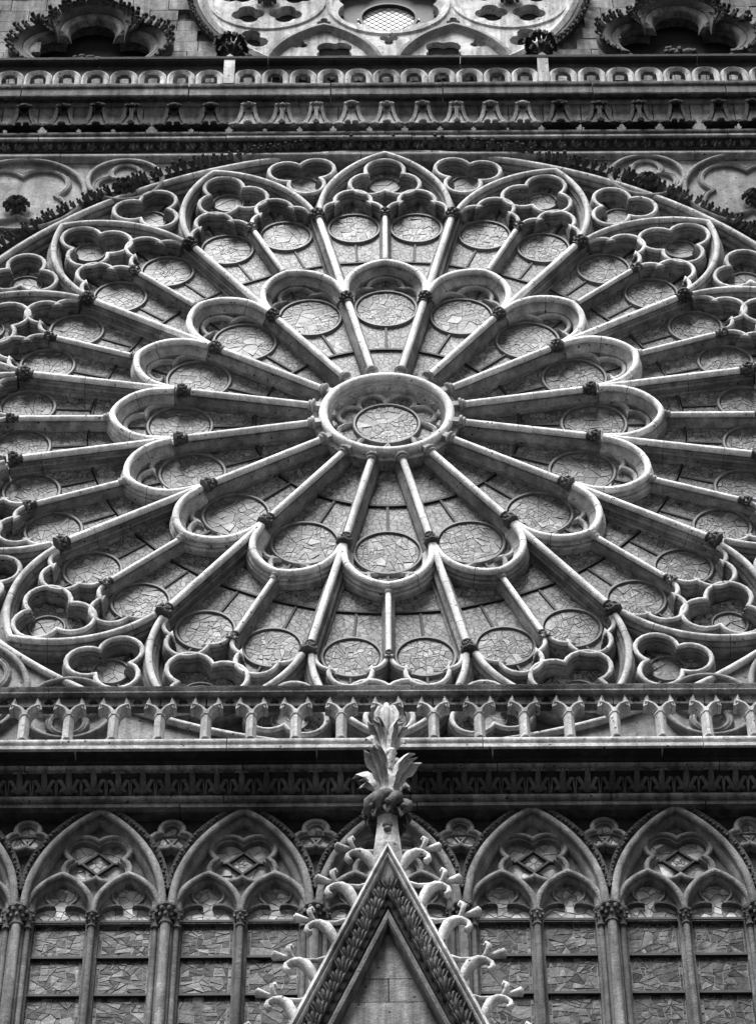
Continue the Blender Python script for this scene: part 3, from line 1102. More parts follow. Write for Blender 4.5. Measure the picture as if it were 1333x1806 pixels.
me_corb = [corbel_mb(i).mesh('leaf_corbel', 'corbel_clean', 50) for i in range(3)]
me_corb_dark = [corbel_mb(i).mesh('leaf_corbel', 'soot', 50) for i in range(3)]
CX = [-2.07, -1.895, -1.689, -1.509, -1.327, -1.106, -.915, -.715, -.536, -.357, -.172, .013, .201, .380, .559, .729, .922, 1.131, 1.340, 1.536, 1.759, 1.94, 2.12]
for i, x in enumerate(CX):
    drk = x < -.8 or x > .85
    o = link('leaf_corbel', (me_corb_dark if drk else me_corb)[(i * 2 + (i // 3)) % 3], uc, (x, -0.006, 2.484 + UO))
    q = RND.uniform(0.93, 1.1) * (1.12 if abs(x + .915) < .01 or abs(x - 1.131) < .01 else 1)
    o.scale = (q, 1, RND.uniform(.97, 1.04))

# ================================================================= UPPER BALUSTRADE
ub = thing('upper_balustrade', 'pale pierced stone parapet of small trefoil arches under a black rail, high above the rose', 'balustrade', (0, -0.05, 2.873))
BZ = 0.0
YF, YBk = -0.082, -0.03
step = 0.1522
posts = (-0.826, 0.850)
def arch_unit():
    """one trefoil arch stone between two piers"""
    b = MB()
    hw = step / 2
    hole_ = [(-0.046, 0.0)] + [(-0.046, 0.055)] + arc(-0.030, 0.088, 0.028, 215, 75, 6) + arc(0, 0.128, 0.036, 195, -15, 10) + arc(0.030, 0.088, 0.028, 105, -35, 6) + [(0.046, 0.055), (0.046, 0.0)]
    outer = [(hw - .0015, 0.0)] + [(hw - .0015, 0.10)] + arc(0, 0.105, hw - .002, 0, 180, 14)[1:-1] + [(-hw + .0015, 0.10), (-hw + .0015, 0.0)]
    loop = hole_ + outer
    b.plate(loop, [], YF + 0.012, YBk, True)
    # raised roll round the arch, broken at the cusps
    rim = [(-hw + 0.014, 0.0), (-hw + 0.014, 0.085)] + arc(0, 0.098, hw - .016, 180, 0, 16) + [(hw - 0.014, 0.085), (hw - 0.014, 0.0)]
    b.sweep(list(reversed(rim)), [(-0.011, YF + .014), (-0.008, YF + 0.002), (0.0, YF - .003), (0.008, YF + 0.002), (0.020, YF + .014)])
    return b
me_unit = arch_unit().mesh('parapet_arch', 'pale', 40)
b = MB()
b.plate([(-step / 2, .0), (step / 2, .0), (step / 2, .245), (-step / 2, .245)], [[(-hw_, z_) for hw_, z_ in []] or [(-.075, .004), (.075, .004), (.075, .11)] + arc(0, .11, .075, 0, 180, 12)[1:-1] + [(-.075, .11)]], YF + .022, YBk - .004, True)
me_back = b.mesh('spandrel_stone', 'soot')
x = posts[0] - step * 9.5 - 0.006
xs = []
n_between = 11
w_mid = (posts[1] - posts[0] - 0.05)
for i in range(n_between):
    xs.append((posts[0] + 0.025 + w_mid * (i + .5) / n_between, w_mid / n_between / step))
for i in range(10):
    xs.append((posts[0] - 0.028 - step * (i + .5), 1.0))
    xs.append((posts[1] + 0.028 + step * (i + .5), 1.0))
for x, sx in xs:
    o = link('parapet_arch', me_unit, ub, (x, 0.05, 0.0))
    o.scale = (sx, 1, RND.uniform(.98, 1.02))
    o = link('spandrel_stone', me_back, ub, (x, 0.05, 0.0))
    o.scale = (sx, 1, 1)
for px_ in posts:
    b = MB()
    b.box(px_ - 0.029, px_ + 0.029, YF - .012, YBk, 0.0, 0.268)
    b.add([(px_ - .032, YF - .014, .262), (px_ + .032, YF - .014, .262), (px_, YF - .014, .305), (px_ - .032, YBk, .262), (px_ + .032, YBk, .262), (px_, YBk, .305)],
          [(0, 1, 2), (3, 5, 4), (0, 2, 5, 3), (1, 4, 5, 2), (0, 3, 4, 1)], False)
    po = build(b, 'post', 'pale', ub, (0, 0.05, 0))
    # crocketed foliage knob above the rail
    b = MB()
    b.tube([(px_, -.055, .25), (px_, -.055, .38), (px_, -.055, .45)], [.026, .020, .012], 8)
    for k in range(6):
        a = 2 * pi * k / 6 + .3
        ca, sa = cos(a), sin(a)
        b.tube([(px_, -.055, .33), (px_ + ca * .022, -.055 + sa * .022, .39), (px_ + ca * .045, -.055 + sa * .045, .440), (px_ + ca * .066, -.055 + sa * .062, .462)], [.013, .012, .011, .012], 7)
        for dz, dt, q in ((0, 0, 1.0), (.012, .55, .8), (-.004, -.55, .8), (-.075, .2, .9)):
            c2, s2 = cos(a + dt), sin(a + dt)
            r_ = .045 if dz > -.05 else .022
            bx_, by_, bz_ = px_ + c2 * r_, -.055 + s2 * r_, .440 + dz
            b.leaf([(bx_, by_, bz_), (bx_ + c2 * .018 * q, by_ + s2 * .018 * q, bz_ + .022 * q), (bx_ + c2 * .036 * q, by_ + s2 * .036 * q, bz_ + .026 * q), (bx_ + c2 * .048 * q, by_ + s2 * .048 * q, bz_ + .012 * q), (bx_ + c2 * .044 * q, by_ + s2 * .044 * q, bz_ - .006 * q)],
                   (-s2, c2, 0), [.008 * q, .018 * q, .022 * q, .018 * q, .007 * q], .010)
    build(b, 'foliage_knob', 'crust', ub, (0, 0.05, 0), angle=60)
course(ub, 'rail_stone', 'soot', [(-0.02, .240), (-0.088, .240), (-0.098, .250), (-0.098, .272), (-0.086, .284), (-0.06, .300), (-0.02, .300)], 0, 1.1, seed=12)
for o in ub.children:
    if o.name.startswith('rail_stone'):
        o.location.y += 0.05 * S

# ================================================================= UPPER WALL, ROSE AND NICHES
UY = 0.25
URZ, URX = 4.52, 0.03
NICHES = ((-1.635, 3.945), (1.655, 4.00))
def niche_outline(k=1.0):
    pts = arc(-0.195, -0.11, 0.190 * k, 235, 95, 10) + arc(0, 0.075, 0.185 * k, 195, -15, 14) + arc(0.195, -0.11, 0.190 * k, 85, -55, 10)
    return pts
uw = MB()
uw.plate([(-2.9, 2.6), (2.9, 2.6), (2.9, 5.5), (-2.9, 5.5)], [[(nx + x, nz + z) for x, z in list(niche_outline(0.84)) + [(0.27, -0.27), (-0.27, -0.27)]] for nx, nz in NICHES] + [circle(URX, URZ, 1.005, 64)], UY + 0.03, 0.352)
uwo = structure(build(uw, 'upper_wall', 'wall'))
bz = 3.35
rndw = random.Random(21)
while bz < 4.95:
    hh = rndw.uniform(0.105, 0.128)
    x = -2.6 + rndw.random() * .1
    while x < 2.6:
        w = rndw.uniform(0.13, 0.22)
        cxm, czm = x + w / 2, bz + hh / 2
        if hypot(cxm - URX, czm - URZ) > 1.15 and all(not (abs(cxm - nx) < 0.36 and -.35 < czm - nz < 0.05 or hypot(cxm - nx, czm - nz - .08) < .24) for nx, nz in NICHES):
            b = MB()
            b.box(x + .0022, x + w - .0022, UY + rndw.uniform(-.003, .003), UY + 0.034, bz + .0022 - 0, bz + hh - .0022)
            build(b, 'wall_block', 'wall', uwo, (0, 0, 0))
        x += w
    bz += hh

for (nx, nz), lab in zip(NICHES, ('dark three-lobed opening with a heavy leafy hood, left of the upper window', 'dark three-lobed opening with a heavy leafy hood, right of the upper window')):
    t = thing('foliate_niche', lab, 'wall opening', (nx, UY, nz - 0.30), 'leaf-hooded openings in the upper wall')
    O = (0, 0, 0.30)
    b = MB()
    oin = niche_outline(0.84)
    b.plate([(-0.46, -0.30)] + [(0.46, -0.30), (0.46, .05)] + [(0.36, .2), (.2, .34), (-.2, .34), (-.36, .2), (-0.46, .05)], [list(oin) + [(0.26, -0.27), (-0.26, -0.27)]], -0.004, 0.028)
    build(b, 'surround', 'wall', t, O)
    b = MB()
    b.sweep(list(reversed(oin)), [(-0.030, 0.0), (-0.028, -0.016), (-0.016, -0.024), (-0.006, -0.016), (0.004, -0.012), (0.014, -0.004), (0.022, 0.012), (0.03, 0.027)])
    build(b, 'lobed_moulding', 'slab', t, O, angle=45)
    b = MB()
    b.sweep(list(reversed(niche_outline(1.10))), [(-0.06, 0.0), (-0.055, -0.03), (-0.02, -0.052), (0.02, -0.03), (0.03, 0.0)])
    ho = build(b, 'leafy_hood', 'crust', t, O, angle=45)
    pts = niche_outline(1.16)
    acc = 0
    last = None
    for i in range(len(pts) - 1):
        p, q = Vector(pts[i]), Vector(pts[i + 1])
        dd = (q - p)
        if dd.length > .12:
            continue
        ns = max(1, int(dd.length / .028))
        for s_ in range(ns):
            c = p.lerp(q, (s_ + .5) / ns)
            o = link('hood_leaf', me_tuft[i % 2], ho, (c.x, -0.03, c.y), atan2(c.x, c.y) + RND.uniform(-.5, .5))
            w = RND.uniform(.75, 1.1)
            o.scale = (w, w, w)
    b = MB()
    b.ball((-0.04, 0.01, -0.235), 0.04, 8, (1.2, .8, .8))
    b.ball((0.045, 0.01, -0.235), 0.042, 8, (1.2, .8, .8))
    for k in range(9):
        b.ball((RND.uniform(-.09, .09), -0.008, -0.235 + RND.uniform(-.025, .03)), 0.018, 5)
    build(b, 'foliage_boss', 'crust', t, O, angle=60)

ur = thing('upper_rose', 'pale round window with pierced stone plate tracery partly hidden behind the parapet, topmost in view', 'round window', (URX, UY, URZ - 1.2))
O = (0, 0, 1.2)
b = MB()
holes = []
holes.append(multifoil(0, -0.20, 0.175, 0.135, 6, 270, 8))
for sx in (-1, 1):
    cx_, cz_ = sx * 0.69, -0.15
    for a in (90, 20, 160, 305, 235):
        d_ = 0.185
        holes.append(multifoil(cx_ + d_ * cos(radians(a)), cz_ + d_ * sin(radians(a)), 0.044, 0.052, 4 if a != 160 else 3, a + 45, 5))
    holes.append(multifoil(sx * 0.365, -0.395, 0.022, 0.022, 3, 90, 5))
    holes.append(multifoil(sx * 0.775, -0.590, 0.052, 0.056, 3, 90, 6))
    ar = pointed(0.325, -0.93, -0.455, 0.0, 12, sx * 0.365)
    holes.append(list(reversed(ar)))
holes.append(multifoil(0, -0.60, 0.030, 0.028, 3, 270, 5))
b.plate(circle(0, 0, 1.02, 96), holes, -0.002, 0.06)
build(b, 'plate_tracery', 'pale', ur, O, angle=35)
for sx in (-1, 1):
    b = MB()
    b.sweep(list(reversed(pointed(0.325, -0.95, -0.447, 0.0, 14, sx * 0.365))), [(-0.03, 0.0), (-0.026, -0.010), (0.0, -0.018), (0.012, -0.008), (0.03, 0.02), (0.05, 0.04)])
    build(b, 'arch_moulding', 'tracery_grey', ur, O)
    b = MB()
    inner = pointed(0.318, -0.95, -0.465, 0.0, 12, -0.365)
    b.plate(list(reversed(inner)), [multifoil(-0.365 + 0.06, -0.685, 0.055, 0.060, 4, 45, 6), multifoil(-0.365 - 0.135, -0.605, 0.022, 0.026, 3, 90, 5)], 0.022, 0.06)
    b.v = [(-sx * x, y, z) for x, y, z in b.v]
    build(b, 'arch_tracery', 'pale', ur, O)
    b = MB()
    b.sweep(circle(sx * 0.69, -0.145, 0.325, 48), [(-0.022, 0.0), (-0.012, -0.012), (0.010, -0.012), (0.022, 0.0)], True)
    build(b, 'roundel_rim', 'pale', ur, O)
    link('flower_boss', me_boss, ur, (sx * 0.69, -0.012, -0.165 + 1.2))
b = MB()
b.sweep(circle(0, -0.20, 0.335, 64), [(-0.026, 0.0), (-0.014, -0.014), (0.012, -0.014), (0.026, 0.0)], True)
build(b, 'hexafoil_rim', 'pale', ur, O)
b = MB()
b.sweep(circle(0, 0, 1.06, 96), [(-0.045, 0.01), (-0.04, -0.02), (-0.012, -0.035), (0.012, -0.022), (0.02, -0.006), (0.05, 0.0)], True)
build(b, 'round_frame', 'pale', ur, O)
b = MB()
b.sweep(circle(0, 0, 1.125, 96), [(-0.035, 0.01), (-0.03, -0.012), (0.0, -0.024), (0.03, -0.012), (0.035, 0.01)], True)
fo = build(b, 'leaf_frame', 'crust', ur, O)
for i in range(96):
    a = radians(90 + 182 * (i + .5) / 96 - 91 + 90)
    if sin(a) > 0.2:
        continue
for i in range(70):
    a = radians(185 + 170 * i / 69)
    o = link('frame_leaf', me_tuft[i % 2], fo, (1.125 * cos(a), -0.016, 1.125 * sin(a)), pi / 2 - a + RND.uniform(-.6, .6))
    w = RND.uniform(.6, .85)
    o.scale = (w, w, w)
b = MB()
b.poly(circle(0, 0, 1.0, 48), 0.066, 0.085)
build(b, 'dark_glazing', 'lead', ur, O)
# lattice of quarries in the octofoil
b = MB()
gp = []
q = 0.046
for i in range(-14, 15):
    for j in range(-14, 15):
        x, z = (i + j) * q / 2, -0.2 + (i - j) * q / 2
        if hypot(x, z + .29) < 0.165:
            gp.append([(x + q / 2 * .78, z), (x, z + q / 2 * .78), (x - q / 2 * .78, z), (x, z - q / 2 * .78)])
for p in gp:
    b.poly(p, 0.055, 0.064)
stuff(build(b, 'quarry_panes', 'grid_glass', ur, O))
b = MB()
b.sweep(circle(0, -0.29, 0.160, 36), [(-0.009, 0.066), (-0.008, 0.030), (0.008, 0.030), (0.009, 0.066)], True)
build(b, 'grid_ring', 'iron', ur, O)
b = MB()
b.add([(0, 0.0545, -0.29)] + [(x, 0.0545, z) for x, z in circle(0, -0.29, 0.154, 32)], [(0, i + 1, (i + 1) % 32 + 1) for i in range(32)], False)
b = MB()
for sx in (-1, 1):
    for z in (-.02, -.2, -.3):
        b.box(sx * .69 - .3, sx * .69 + .3, 0.052, 0.062, z - .006, z + .006)
build(b, 'saddle_bars', 'iron', ur, O)

# ================================================================= LOWER BALUSTRADE
lb = thing('lower_balustrade', 'stone balustrade of forked balusters crossing the foot of the rose behind the gable finial', 'balustrade', (0, -0.128, -2.462))
LO = 2.462
def prism(b, pts, z0, z1, k0=1.0, k1=1.0):
    n = len(pts)
    v = [(x * k0, y * k0, z0) for x, y in pts] + [(x * k1, y * k1, z1) for x, y in pts]
    b.add(v, [(i, (i + 1) % n, n + (i + 1) % n, n + i) for i in range(n)] + [tuple(reversed(range(n))), tuple(range(n, 2 * n))], False)
def baluster_mb():
    b = MB()
    sec_ = [(-0.019, 0.03), (-0.023, 0.0), (-0.018, -0.014), (-0.006, -0.030), (0.006, -0.030), (0.018, -0.014), (0.023, 0.0), (0.019, 0.03)]
    prism(b, [(x * 1.25, y * 1.15) for x, y in sec_], 0.0, 0.010)
    prism(b, sec_, 0.010, 0.148)
    prism(b, [(x * 1.16, y * 1.12) for x, y in sec_], 0.146, 0.153)
    prism(b, sec_, 0.151, 0.175)
    # two branches springing outward, each ending in a square broken cusp
    for sx in (-1, 1):
        path = [(sx * .004, 0.150), (sx * 0.010, 0.178), (sx * 0.024, 0.200), (sx * 0.044, 0.213), (sx * 0.058, 0.216)]
        pr = [(-0.017, 0.03), (-0.017, -0.010), (-0.004, -0.028), (0.004, -0.028), (0.015, -0.008), (0.017, 0.03)]
        b.sweep(path, pr if sx > 0 else pr)
        x0, z0 = sx * 0.058, 0.214
        b.add([(x0 - sx * .006, -.026, z0 - .022), (x0 + sx * .010, -.012, z0 - .016), (x0 + sx * .004, -.010, z0 + .030), (x0 - sx * .012, -.024, z0 + .046),
               (x0 - sx * .006, .03, z0 - .022), (x0 + sx * .010, .03, z0 - .016), (x0 + sx * .004, .03, z0 + .030), (x0 - sx * .012, .03, z0 + .046), (x0 - sx * .022, -.012, z0 + .012), (x0 - sx * .022, .03, z0 + .012)],
              [(0, 1, 2, 3), (1, 5, 6, 2), (2, 6, 7, 3), (0, 4, 5, 1), (3, 8, 0), (3, 7, 9, 8), (8, 9, 4, 0), (4, 9, 7, 6, 5)], False)
    return b
me_bal = baluster_mb().mesh('baluster', 'tracery', 30)
b = MB()
hw = 0.187 / 2
b.plate([(-hw + .001, 0.215), (hw - .001, 0.215), (hw - .001, 0.266), (-hw + .001, 0.266)], [multifoil(0, 0.243, 0.010, 0.012, 3, 90, 5)], -0.012, 0.026, True)
me_rp = b.mesh('pierced_panel', 'gallery', 30)
for i in range(-12, 13):
    x = -0.008 + 0.187 * i + RND.uniform(-.004, .004)
    o = link('baluster', me_bal, lb, (x, 0.0, 0.0))
    o.rotation_euler.z = RND.uniform(-.03, .03)
    link('pierced_panel', me_rp, lb, (x + hw, 0.0, 0.0))
course(lb, 'rail_stone', 'rail', [(0.05, .262), (-0.024, .262), (-0.030, .266), (-0.036, .274), (-0.036, .281), (-0.026, .287), (-0.028, .296), (-0.034, .305), (-0.036, .314), (-0.028, .322), (0.05, .322)], 0, 1.3, seed=31, gap=.003)

# ================================================================= LOWER CORNICE
lc = thing('lower_cornice', 'deep stone cornice with dark hollow and a frieze of palmette leaves below the balustrade', 'cornice', (0, 0, -2.746))
CO = 2.746
BK = 0.16
course(lc, 'ledge_stone', 'tracery', [(BK, -2.546), (-0.160, -2.546), (-0.170, -2.543), (-0.170, -2.524), (-0.150, -2.516)] + rollyz(-0.146, -2.492, 0.022, -80, 80) + [(-0.14, -2.463), (BK, -2.463)], CO, 0.95, seed=41)
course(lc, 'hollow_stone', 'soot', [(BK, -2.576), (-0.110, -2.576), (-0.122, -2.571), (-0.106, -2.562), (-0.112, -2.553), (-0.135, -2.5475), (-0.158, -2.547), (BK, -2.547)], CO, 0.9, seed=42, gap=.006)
course(lc, 'bead_stone', 'slab', [(BK, -2.614), (-0.095, -2.614)] + rollyz(-0.104, -2.596, 0.016, -70, 75) + [(BK, -2.577)], CO, 0.9, seed=43)
course(lc, 'frieze_bed', 'soot', [(BK, -2.690), (-0.046, -2.690), (-0.048, -2.672), (-0.056, -2.645), (-0.078, -2.622), (-0.098, -2.615), (BK, -2.615)], CO, 1.0, seed=44)
course(lc, 'roll_stone', 'slab', [(BK, -2.728), (-0.030, -2.728)] + rollyz(-0.036, -2.709, 0.018, -80, 80) + [(BK, -2.691)], CO, 1.0, seed=45)
course(lc, 'drip_stone', 'gallery', [(BK, -2.747), (0.0, -2.747), (-0.010, -2.752), (-0.036, -2.750), (-0.038, -2.732), (-0.028, -2.729), (BK, -2.729)], CO, 0.95, seed=46)
def palmette_mb():
    b = MB()
    y0 = -0.052
    def lobe(p, w):
        b.leaf(p, (1, 0, 0) if abs(p[-1][0] - p[0][0]) < .02 else (0.6, 0, -0.8 * (1 if p[-1][0] > 0 else -1)), w, 0.010)
    lobe([(0, y0, 0.004), (0, y0 - .012, .025), (0, y0 - .026, .05), (0, y0 - .050, .070), (0, y0 - .066, .074)], [.006, .012, .013, .011, .004])
    for sx in (-1, 1):
        lobe([(sx * .004, y0, .006), (sx * .016, y0 - .014, .026), (sx * .026, y0 - .022, .044), (sx * .036, y0 - .034, .054), (sx * .043, y0 - .032, .050)], [.004, .010, .010, .009, .004])
        lobe([(sx * .004, y0, .003), (sx * .014, y0 - .014, .008), (sx * .025, y0 - .018, .012), (sx * .032, y0 - .010, .008)], [.005, .009, .009, .004])
        b.tube([(sx * .05, y0 + .004, .0), (sx * .047, y0 - .008, .03), (sx * .045, y0 - .03, .056)], [.003, .004, .004], 5)
        b.leaf([(sx * .002, y0 - .050, .070), (sx * .016, y0 - .060, .076), (sx * .028, y0 - .058, .070)], (0, 0.5, 1), [.004, .008, .003], .005)
    return b
me_palm = palmette_mb().mesh('palmette', 'frieze_leaf', 60)
i = 0
x = XL + .05
while x < XR:
    o = link('palmette', me_palm, lc, (x, 0.004, -2.690 + CO))
    q = RND.uniform(.93, 1.04)
    o.scale = (q, 1, q)
    x += 0.1

# ================================================================= GALLERY WINDOWS
GY = 0.062
gw = MB()
gw.box(-2.75, 2.75, 0.085, 0.352, -4.45, -2.47)
structure(build(gw, 'gallery_wall', 'dark'))
BAY = [-0.009 + 0.5793 * n_ for n_ in range(-3, 4)]
ZT, ZCAP = -2.742, -3.335
P_G = [(-0.020, 0.06), (-0.020, 0.006), (-0.012, 0.004)] + roll(0.0165, -0.006) + [(0.012, 0.004), (0.020, 0.012), (0.026, 0.010), (0.034, 0.020), (0.040, 0.034), (0.042, GY + .01)]
P_SUB = [(-0.026, GY + .01), (-.024, .044), (-.020, .030), (-.010, .022)] + roll(0.0135, 0.012) + [(0.010, 0.022), (0.017, 0.030), (0.020, 0.044), (0.022, GY + .01)]
P_TRE = [(-0.014, GY + .01), (-0.012, 0.044), (-0.006, 0.038), (0.002, 0.040), (0.005, 0.047), (0.006, GY + .01)]
P_QUA = [(-0.020, GY + .01), (-0.018, 0.034)] + roll(0.0115, 0.028) + [(0.012, 0.040), (0.014, 0.048), (0.016, GY + .01)]
arch_g = pointed(0.270, ZCAP, ZT, 0.06, 14)
hood_g = pointed(0.270 + 0.020, ZCAP + .17, ZT + 0.030, 0.0, 14)
b = MB(); b.sweep(list(reversed(arch_g)), P_G); me_ga = b.mesh('window_arch', 'gallery_roll', 40)
b = MB()
hp = pointed(0.282, -3.20, ZT + 0.030, 0.0, 14)
b.sweep(list(reversed(hp)), [(-0.013, 0.05), (-0.012, -0.016), (-0.004, -0.012), (0.008, -0.002), (0.010, 0.004)])
me_hood = b.mesh('hood_mould', 'crust', 30)
b = MB()
L = 0
for i in range(len(hp) - 1):
    p, q = Vector(hp[i]), Vector(hp[i + 1])
    n_ = max(1, int((q - p).length / .0165))
    for s_ in range(n_):
        c = p.lerp(q, (s_ + .5) / n_)
        b.ball((c.x + RND.uniform(-.004, .004), -0.010 + RND.uniform(-.004, .004), c.y + RND.uniform(-.004, .004)), RND.uniform(.006, .0095), 5)
me_hc = b.mesh('hood_carving', 'crust', 60)
me_sub = []
for sx in (-1, 1):
    b = MB()
    b.sweep(list(reversed(pointed(0.132, ZCAP, -3.092, 0.03, 10, sx * .132))), P_SUB)
    me_sub.append(b.mesh('lancet_arch', 'gallery_roll', 40))
me_th = []
for sx in (-1, 1):
    b = MB()
    c0 = sx * .132
    hd = arc(c0 - .042, -3.315, .078, 186, 80, 8) + arc(c0, -3.178, .060, 228, -48, 14) + arc(c0 + .042, -3.315, .078, 100, -6, 8)
    b.sweep(list(reversed(hd)), P_TRE)
    me_th.append(b.mesh('trefoil_head', 'gallery', 45))
b = MB()
b.sweep(list(reversed(multifoil(0, -2.992, 0.082, 0.074, 4, 45, 10))), P_QUA, True)
me_q = b.mesh('quatrefoil', 'gallery_roll', 45)
b = MB()
b.sweep([(0.001, -2.93), (0.062, -2.992), (0, -3.054), (-0.062, -2.992)], [(-0.006, GY), (-0.005, 0.046), (0.005, 0.046), (0.006, GY)], True)
for dx, dz in ((1, 0), (-1, 0), (0, 1), (0, -1)):
    b.sweep([(dx * .064, -2.992 + dz * .064), (dx * .115, -2.992 + dz * .115)], [(-0.005, GY), (-0.004, 0.048), (0.004, 0.048), (0.005, GY)])
me_qb = b.mesh('diamond_bars', 'iron')
# mullion and bars
b = MB()
b.sweep([(0, -4.45), (0, ZCAP + .01)], [(-0.028, GY + .01), (-0.026, 0.044), (-0.020, 0.040), (-0.014, 0.026), (0.014, 0.026), (0.020, 0.040), (0.026, 0.044), (0.028, GY + .01)])
b.lathe((0, 0.014, -4.45), (0, 0, 1), [(0, .0135), (4.45 + ZCAP - .02, .0135)], 12)
me_mull = b.mesh('mullion', 'gallery', 40)
me_mc = capital_mb((0, 0.014, ZCAP - .02), 0.0135, 1.15, 6).mesh('mullion_capital', 'capital')
BARS = [-3.318, -3.515, -3.718, -3.925, -4.14]
b = MB()
for z in BARS:
    for sx in (-1, 1):
        b.box(sx * .132 - .104, sx * .132 + .104, GY - .014, GY + .004, z - .006, z + .006)
me_gb = b.mesh('saddle_bars', 'iron')
# dark stone between the tracery
b = MB()
b.plate(list(reversed(arch_g)), [list(multifoil(0, -2.992, 0.082, 0.074, 4, 45, 8))] + [
    [(sx * .132 - .1, ZCAP + .002)] + arc(sx * .132 - .042, -3.315, .076, 180, 80, 6) + arc(sx * .132, -3.178, .058, 228, -48, 10) + arc(sx * .132 + .042, -3.315, .076, 100, 0, 6) + [(sx * .132 + .1, ZCAP + .002)] for sx in (-1, 1)], 0.046, GY + .014)
me_web2 = b.mesh('tracery_web', 'gallery')

WL = ['gothic gallery window on the far left, only its right edge inside the photo', 'gothic gallery window whole in view furthest left', 'gothic gallery window directly left of the gable',
      'gothic gallery window hidden behind the gable, only its arch top showing', 'gothic gallery window directly right of the gable', 'gothic gallery window whole in view furthest right',
      'gothic gallery window on the far right, only its left edge inside the photo']
for wi, bx in enumerate(BAY):
    t = thing('gallery_window', WL[wi], 'window', (bx, 0, -4.45), 'pointed windows of the gallery under the rose')
    O = (0, 0, 4.45)
    link('window_arch', me_ga, t, O)
    hm = link('hood_mould', me_hood, t, O)
    stuff(link('hood_carving', me_hc, hm))
    for q in range(2):
        la = link('lancet_arch', me_sub[q], t, O)
        link('trefoil_head', me_th[q], la)
    link('quatrefoil', me_q, t, O)
    link('diamond_bars', me_qb, t, O)
    mu = link('mullion', me_mull, t, O)
    link('mullion_capital', me_mc, mu)
    link('saddle_bars', me_gb, t, O)
    link('tracery_web', me_web2, t, O)
    rnd = random.Random(900 + wi)
    b = MB()
    b.poly([(-.26, -4.44), (.26, -4.44), (.26, -3.1), (0.0, -2.80), (-.26, -3.1)], GY + .0024, GY + .016)
    bed = build(b, 'lead_bed', 'came', t, O)
    far = wi == 3 or wi == 6
    for sx in (-1, 1):
        c0 = sx * .132
        x0, x1 = c0 - .102, c0 + .102
        for r in range(4):
            z1, z0 = BARS[r] - .006, BARS[r + 1] + .006
            ns = 38 if r < 3 else 16
            cs = figure_pieces([(x0 + .012, z0), (x1 - .012, z0), (x1 - .012, z1), (x0 + .012, z1)], seeds_rect(x0 + .012, x1 - .012, z0, z1, rnd.randint(5, 9), rnd), ns, .0032, rnd)
            # narrow border strips at both sides
            nb = 4
            for q in range(nb):
                za, zb = z0 + (z1 - z0) * q / nb + .0015, z0 + (z1 - z0) * (q + 1) / nb - .0015
                cs.append([(x0, za), (x0 + .009, za), (x0 + .009, zb), (x0, zb)])
                cs.append([(x1 - .009, za), (x1, za), (x1, zb), (x1 - .009, zb)])
            if r == 3 or far:
                p = MB()
                for c in cs:
                    p.poly(c, GY + rnd.uniform(-.001, .001), GY + .0105, rnd.random(), 0.06)
                stuff(build(p, 'panes', 'low_glass', t, O))
            else:
                for c in cs:
                    p = MB()
                    p.poly(c, GY + rnd.uniform(-.001, .001), GY + .0105, None, 0.06)
                    build(p, 'pane', 'low_glass', t, O)
        # glass of the trefoil head: fine mosaic
        p = MB()
        cs = cells([(c0 - .105, ZCAP + .022), (c0 + .105, ZCAP + .022), (c0 + .105, -3.11), (c0 - .105, -3.11)], seeds_rect(c0 - .105, c0 + .105, ZCAP + .022, -3.11, 34, rnd), .0036)
        for c in cs:
            p.poly(c, GY + rnd.uniform(-.001, .001), GY + .0105, rnd.random(), 0.06)
        stuff(build(p, 'head_panes', 'head_glass', t, O))
    # quatrefoil glass: diamond of small panes and four lobes
    p = MB()
    for k in range(4):
        a = radians(45 + 90 * k)
        lx, lz = .090 * cos(a), -2.992 + .090 * sin(a)
        for c in cells(circle(lx, lz, .060, 14), seeds_disc(lx, lz, .06, 5, rnd), .003):
            p.poly(c, GY + rnd.uniform(-.001, .001), GY + .0105, rnd.random(), 0.05)
    stuff(build(p, 'lobe_panes', 'head_glass', t, O))
    p = MB()
    for c in cells([(0, -2.936), (-.056, -2.992), (0, -3.048), (.056, -2.992)], seeds_rect(-.04, .04, -3.03, -2.95, 13, rnd), .003):
        p.poly(c, GY - .002, GY + .0105, rnd.random(), 0.05)
    stuff(build(p, 'diamond_panes', 'head_glass', t, O))

# piers between the bays
PL = ['clustered stone pier at the left edge of the gallery', 'clustered stone pier between the two leftmost clear windows', 'clustered stone pier behind the scrolls on the left slope of the gable',
      'clustered stone pier behind the scrolls on the right slope of the gable', 'clustered stone pier between the two rightmost clear windows', 'clustered stone pier at the right edge of the gallery']
b = MB()
b.sweep([(0, -4.45), (0, ZCAP)], [(-0.062, GY + .02), (-0.060, 0.040), (-0.050, 0.034), (-0.044, 0.022), (-0.034, 0.026), (-0.026, 0.004), (0.026, 0.004), (0.034, 0.026), (0.044, 0.022), (0.050, 0.034), (0.060, 0.040), (0.062, GY + .02)])
me_pier = b.mesh('pier_core', 'gallery', 40)
b = MB(); b.lathe((0, -0.008, -4.45), (0, 0, 1), [(0, .0195), (4.45 + ZCAP - .02, .0195)], 14); me_ps = b.mesh('shaft', 'gallery_roll')
b = MB(); b.lathe((0, 0.016, -4.45), (0, 0, 1), [(0, .011), (4.45 + ZCAP - .02, .011)], 10); me_ps2 = b.mesh('shaft', 'gallery')
cb = capital_mb((0, -0.004, ZCAP - .02), 0.021, 1.5, 8)
for sx in (-1, 1):
    c2 = capital_mb((sx * .042, 0.012, ZCAP - .02), 0.012, 1.5, 6)
    cb.add(c2.v, c2.f)
me_pc = cb.mesh('pier_capital', 'capital')
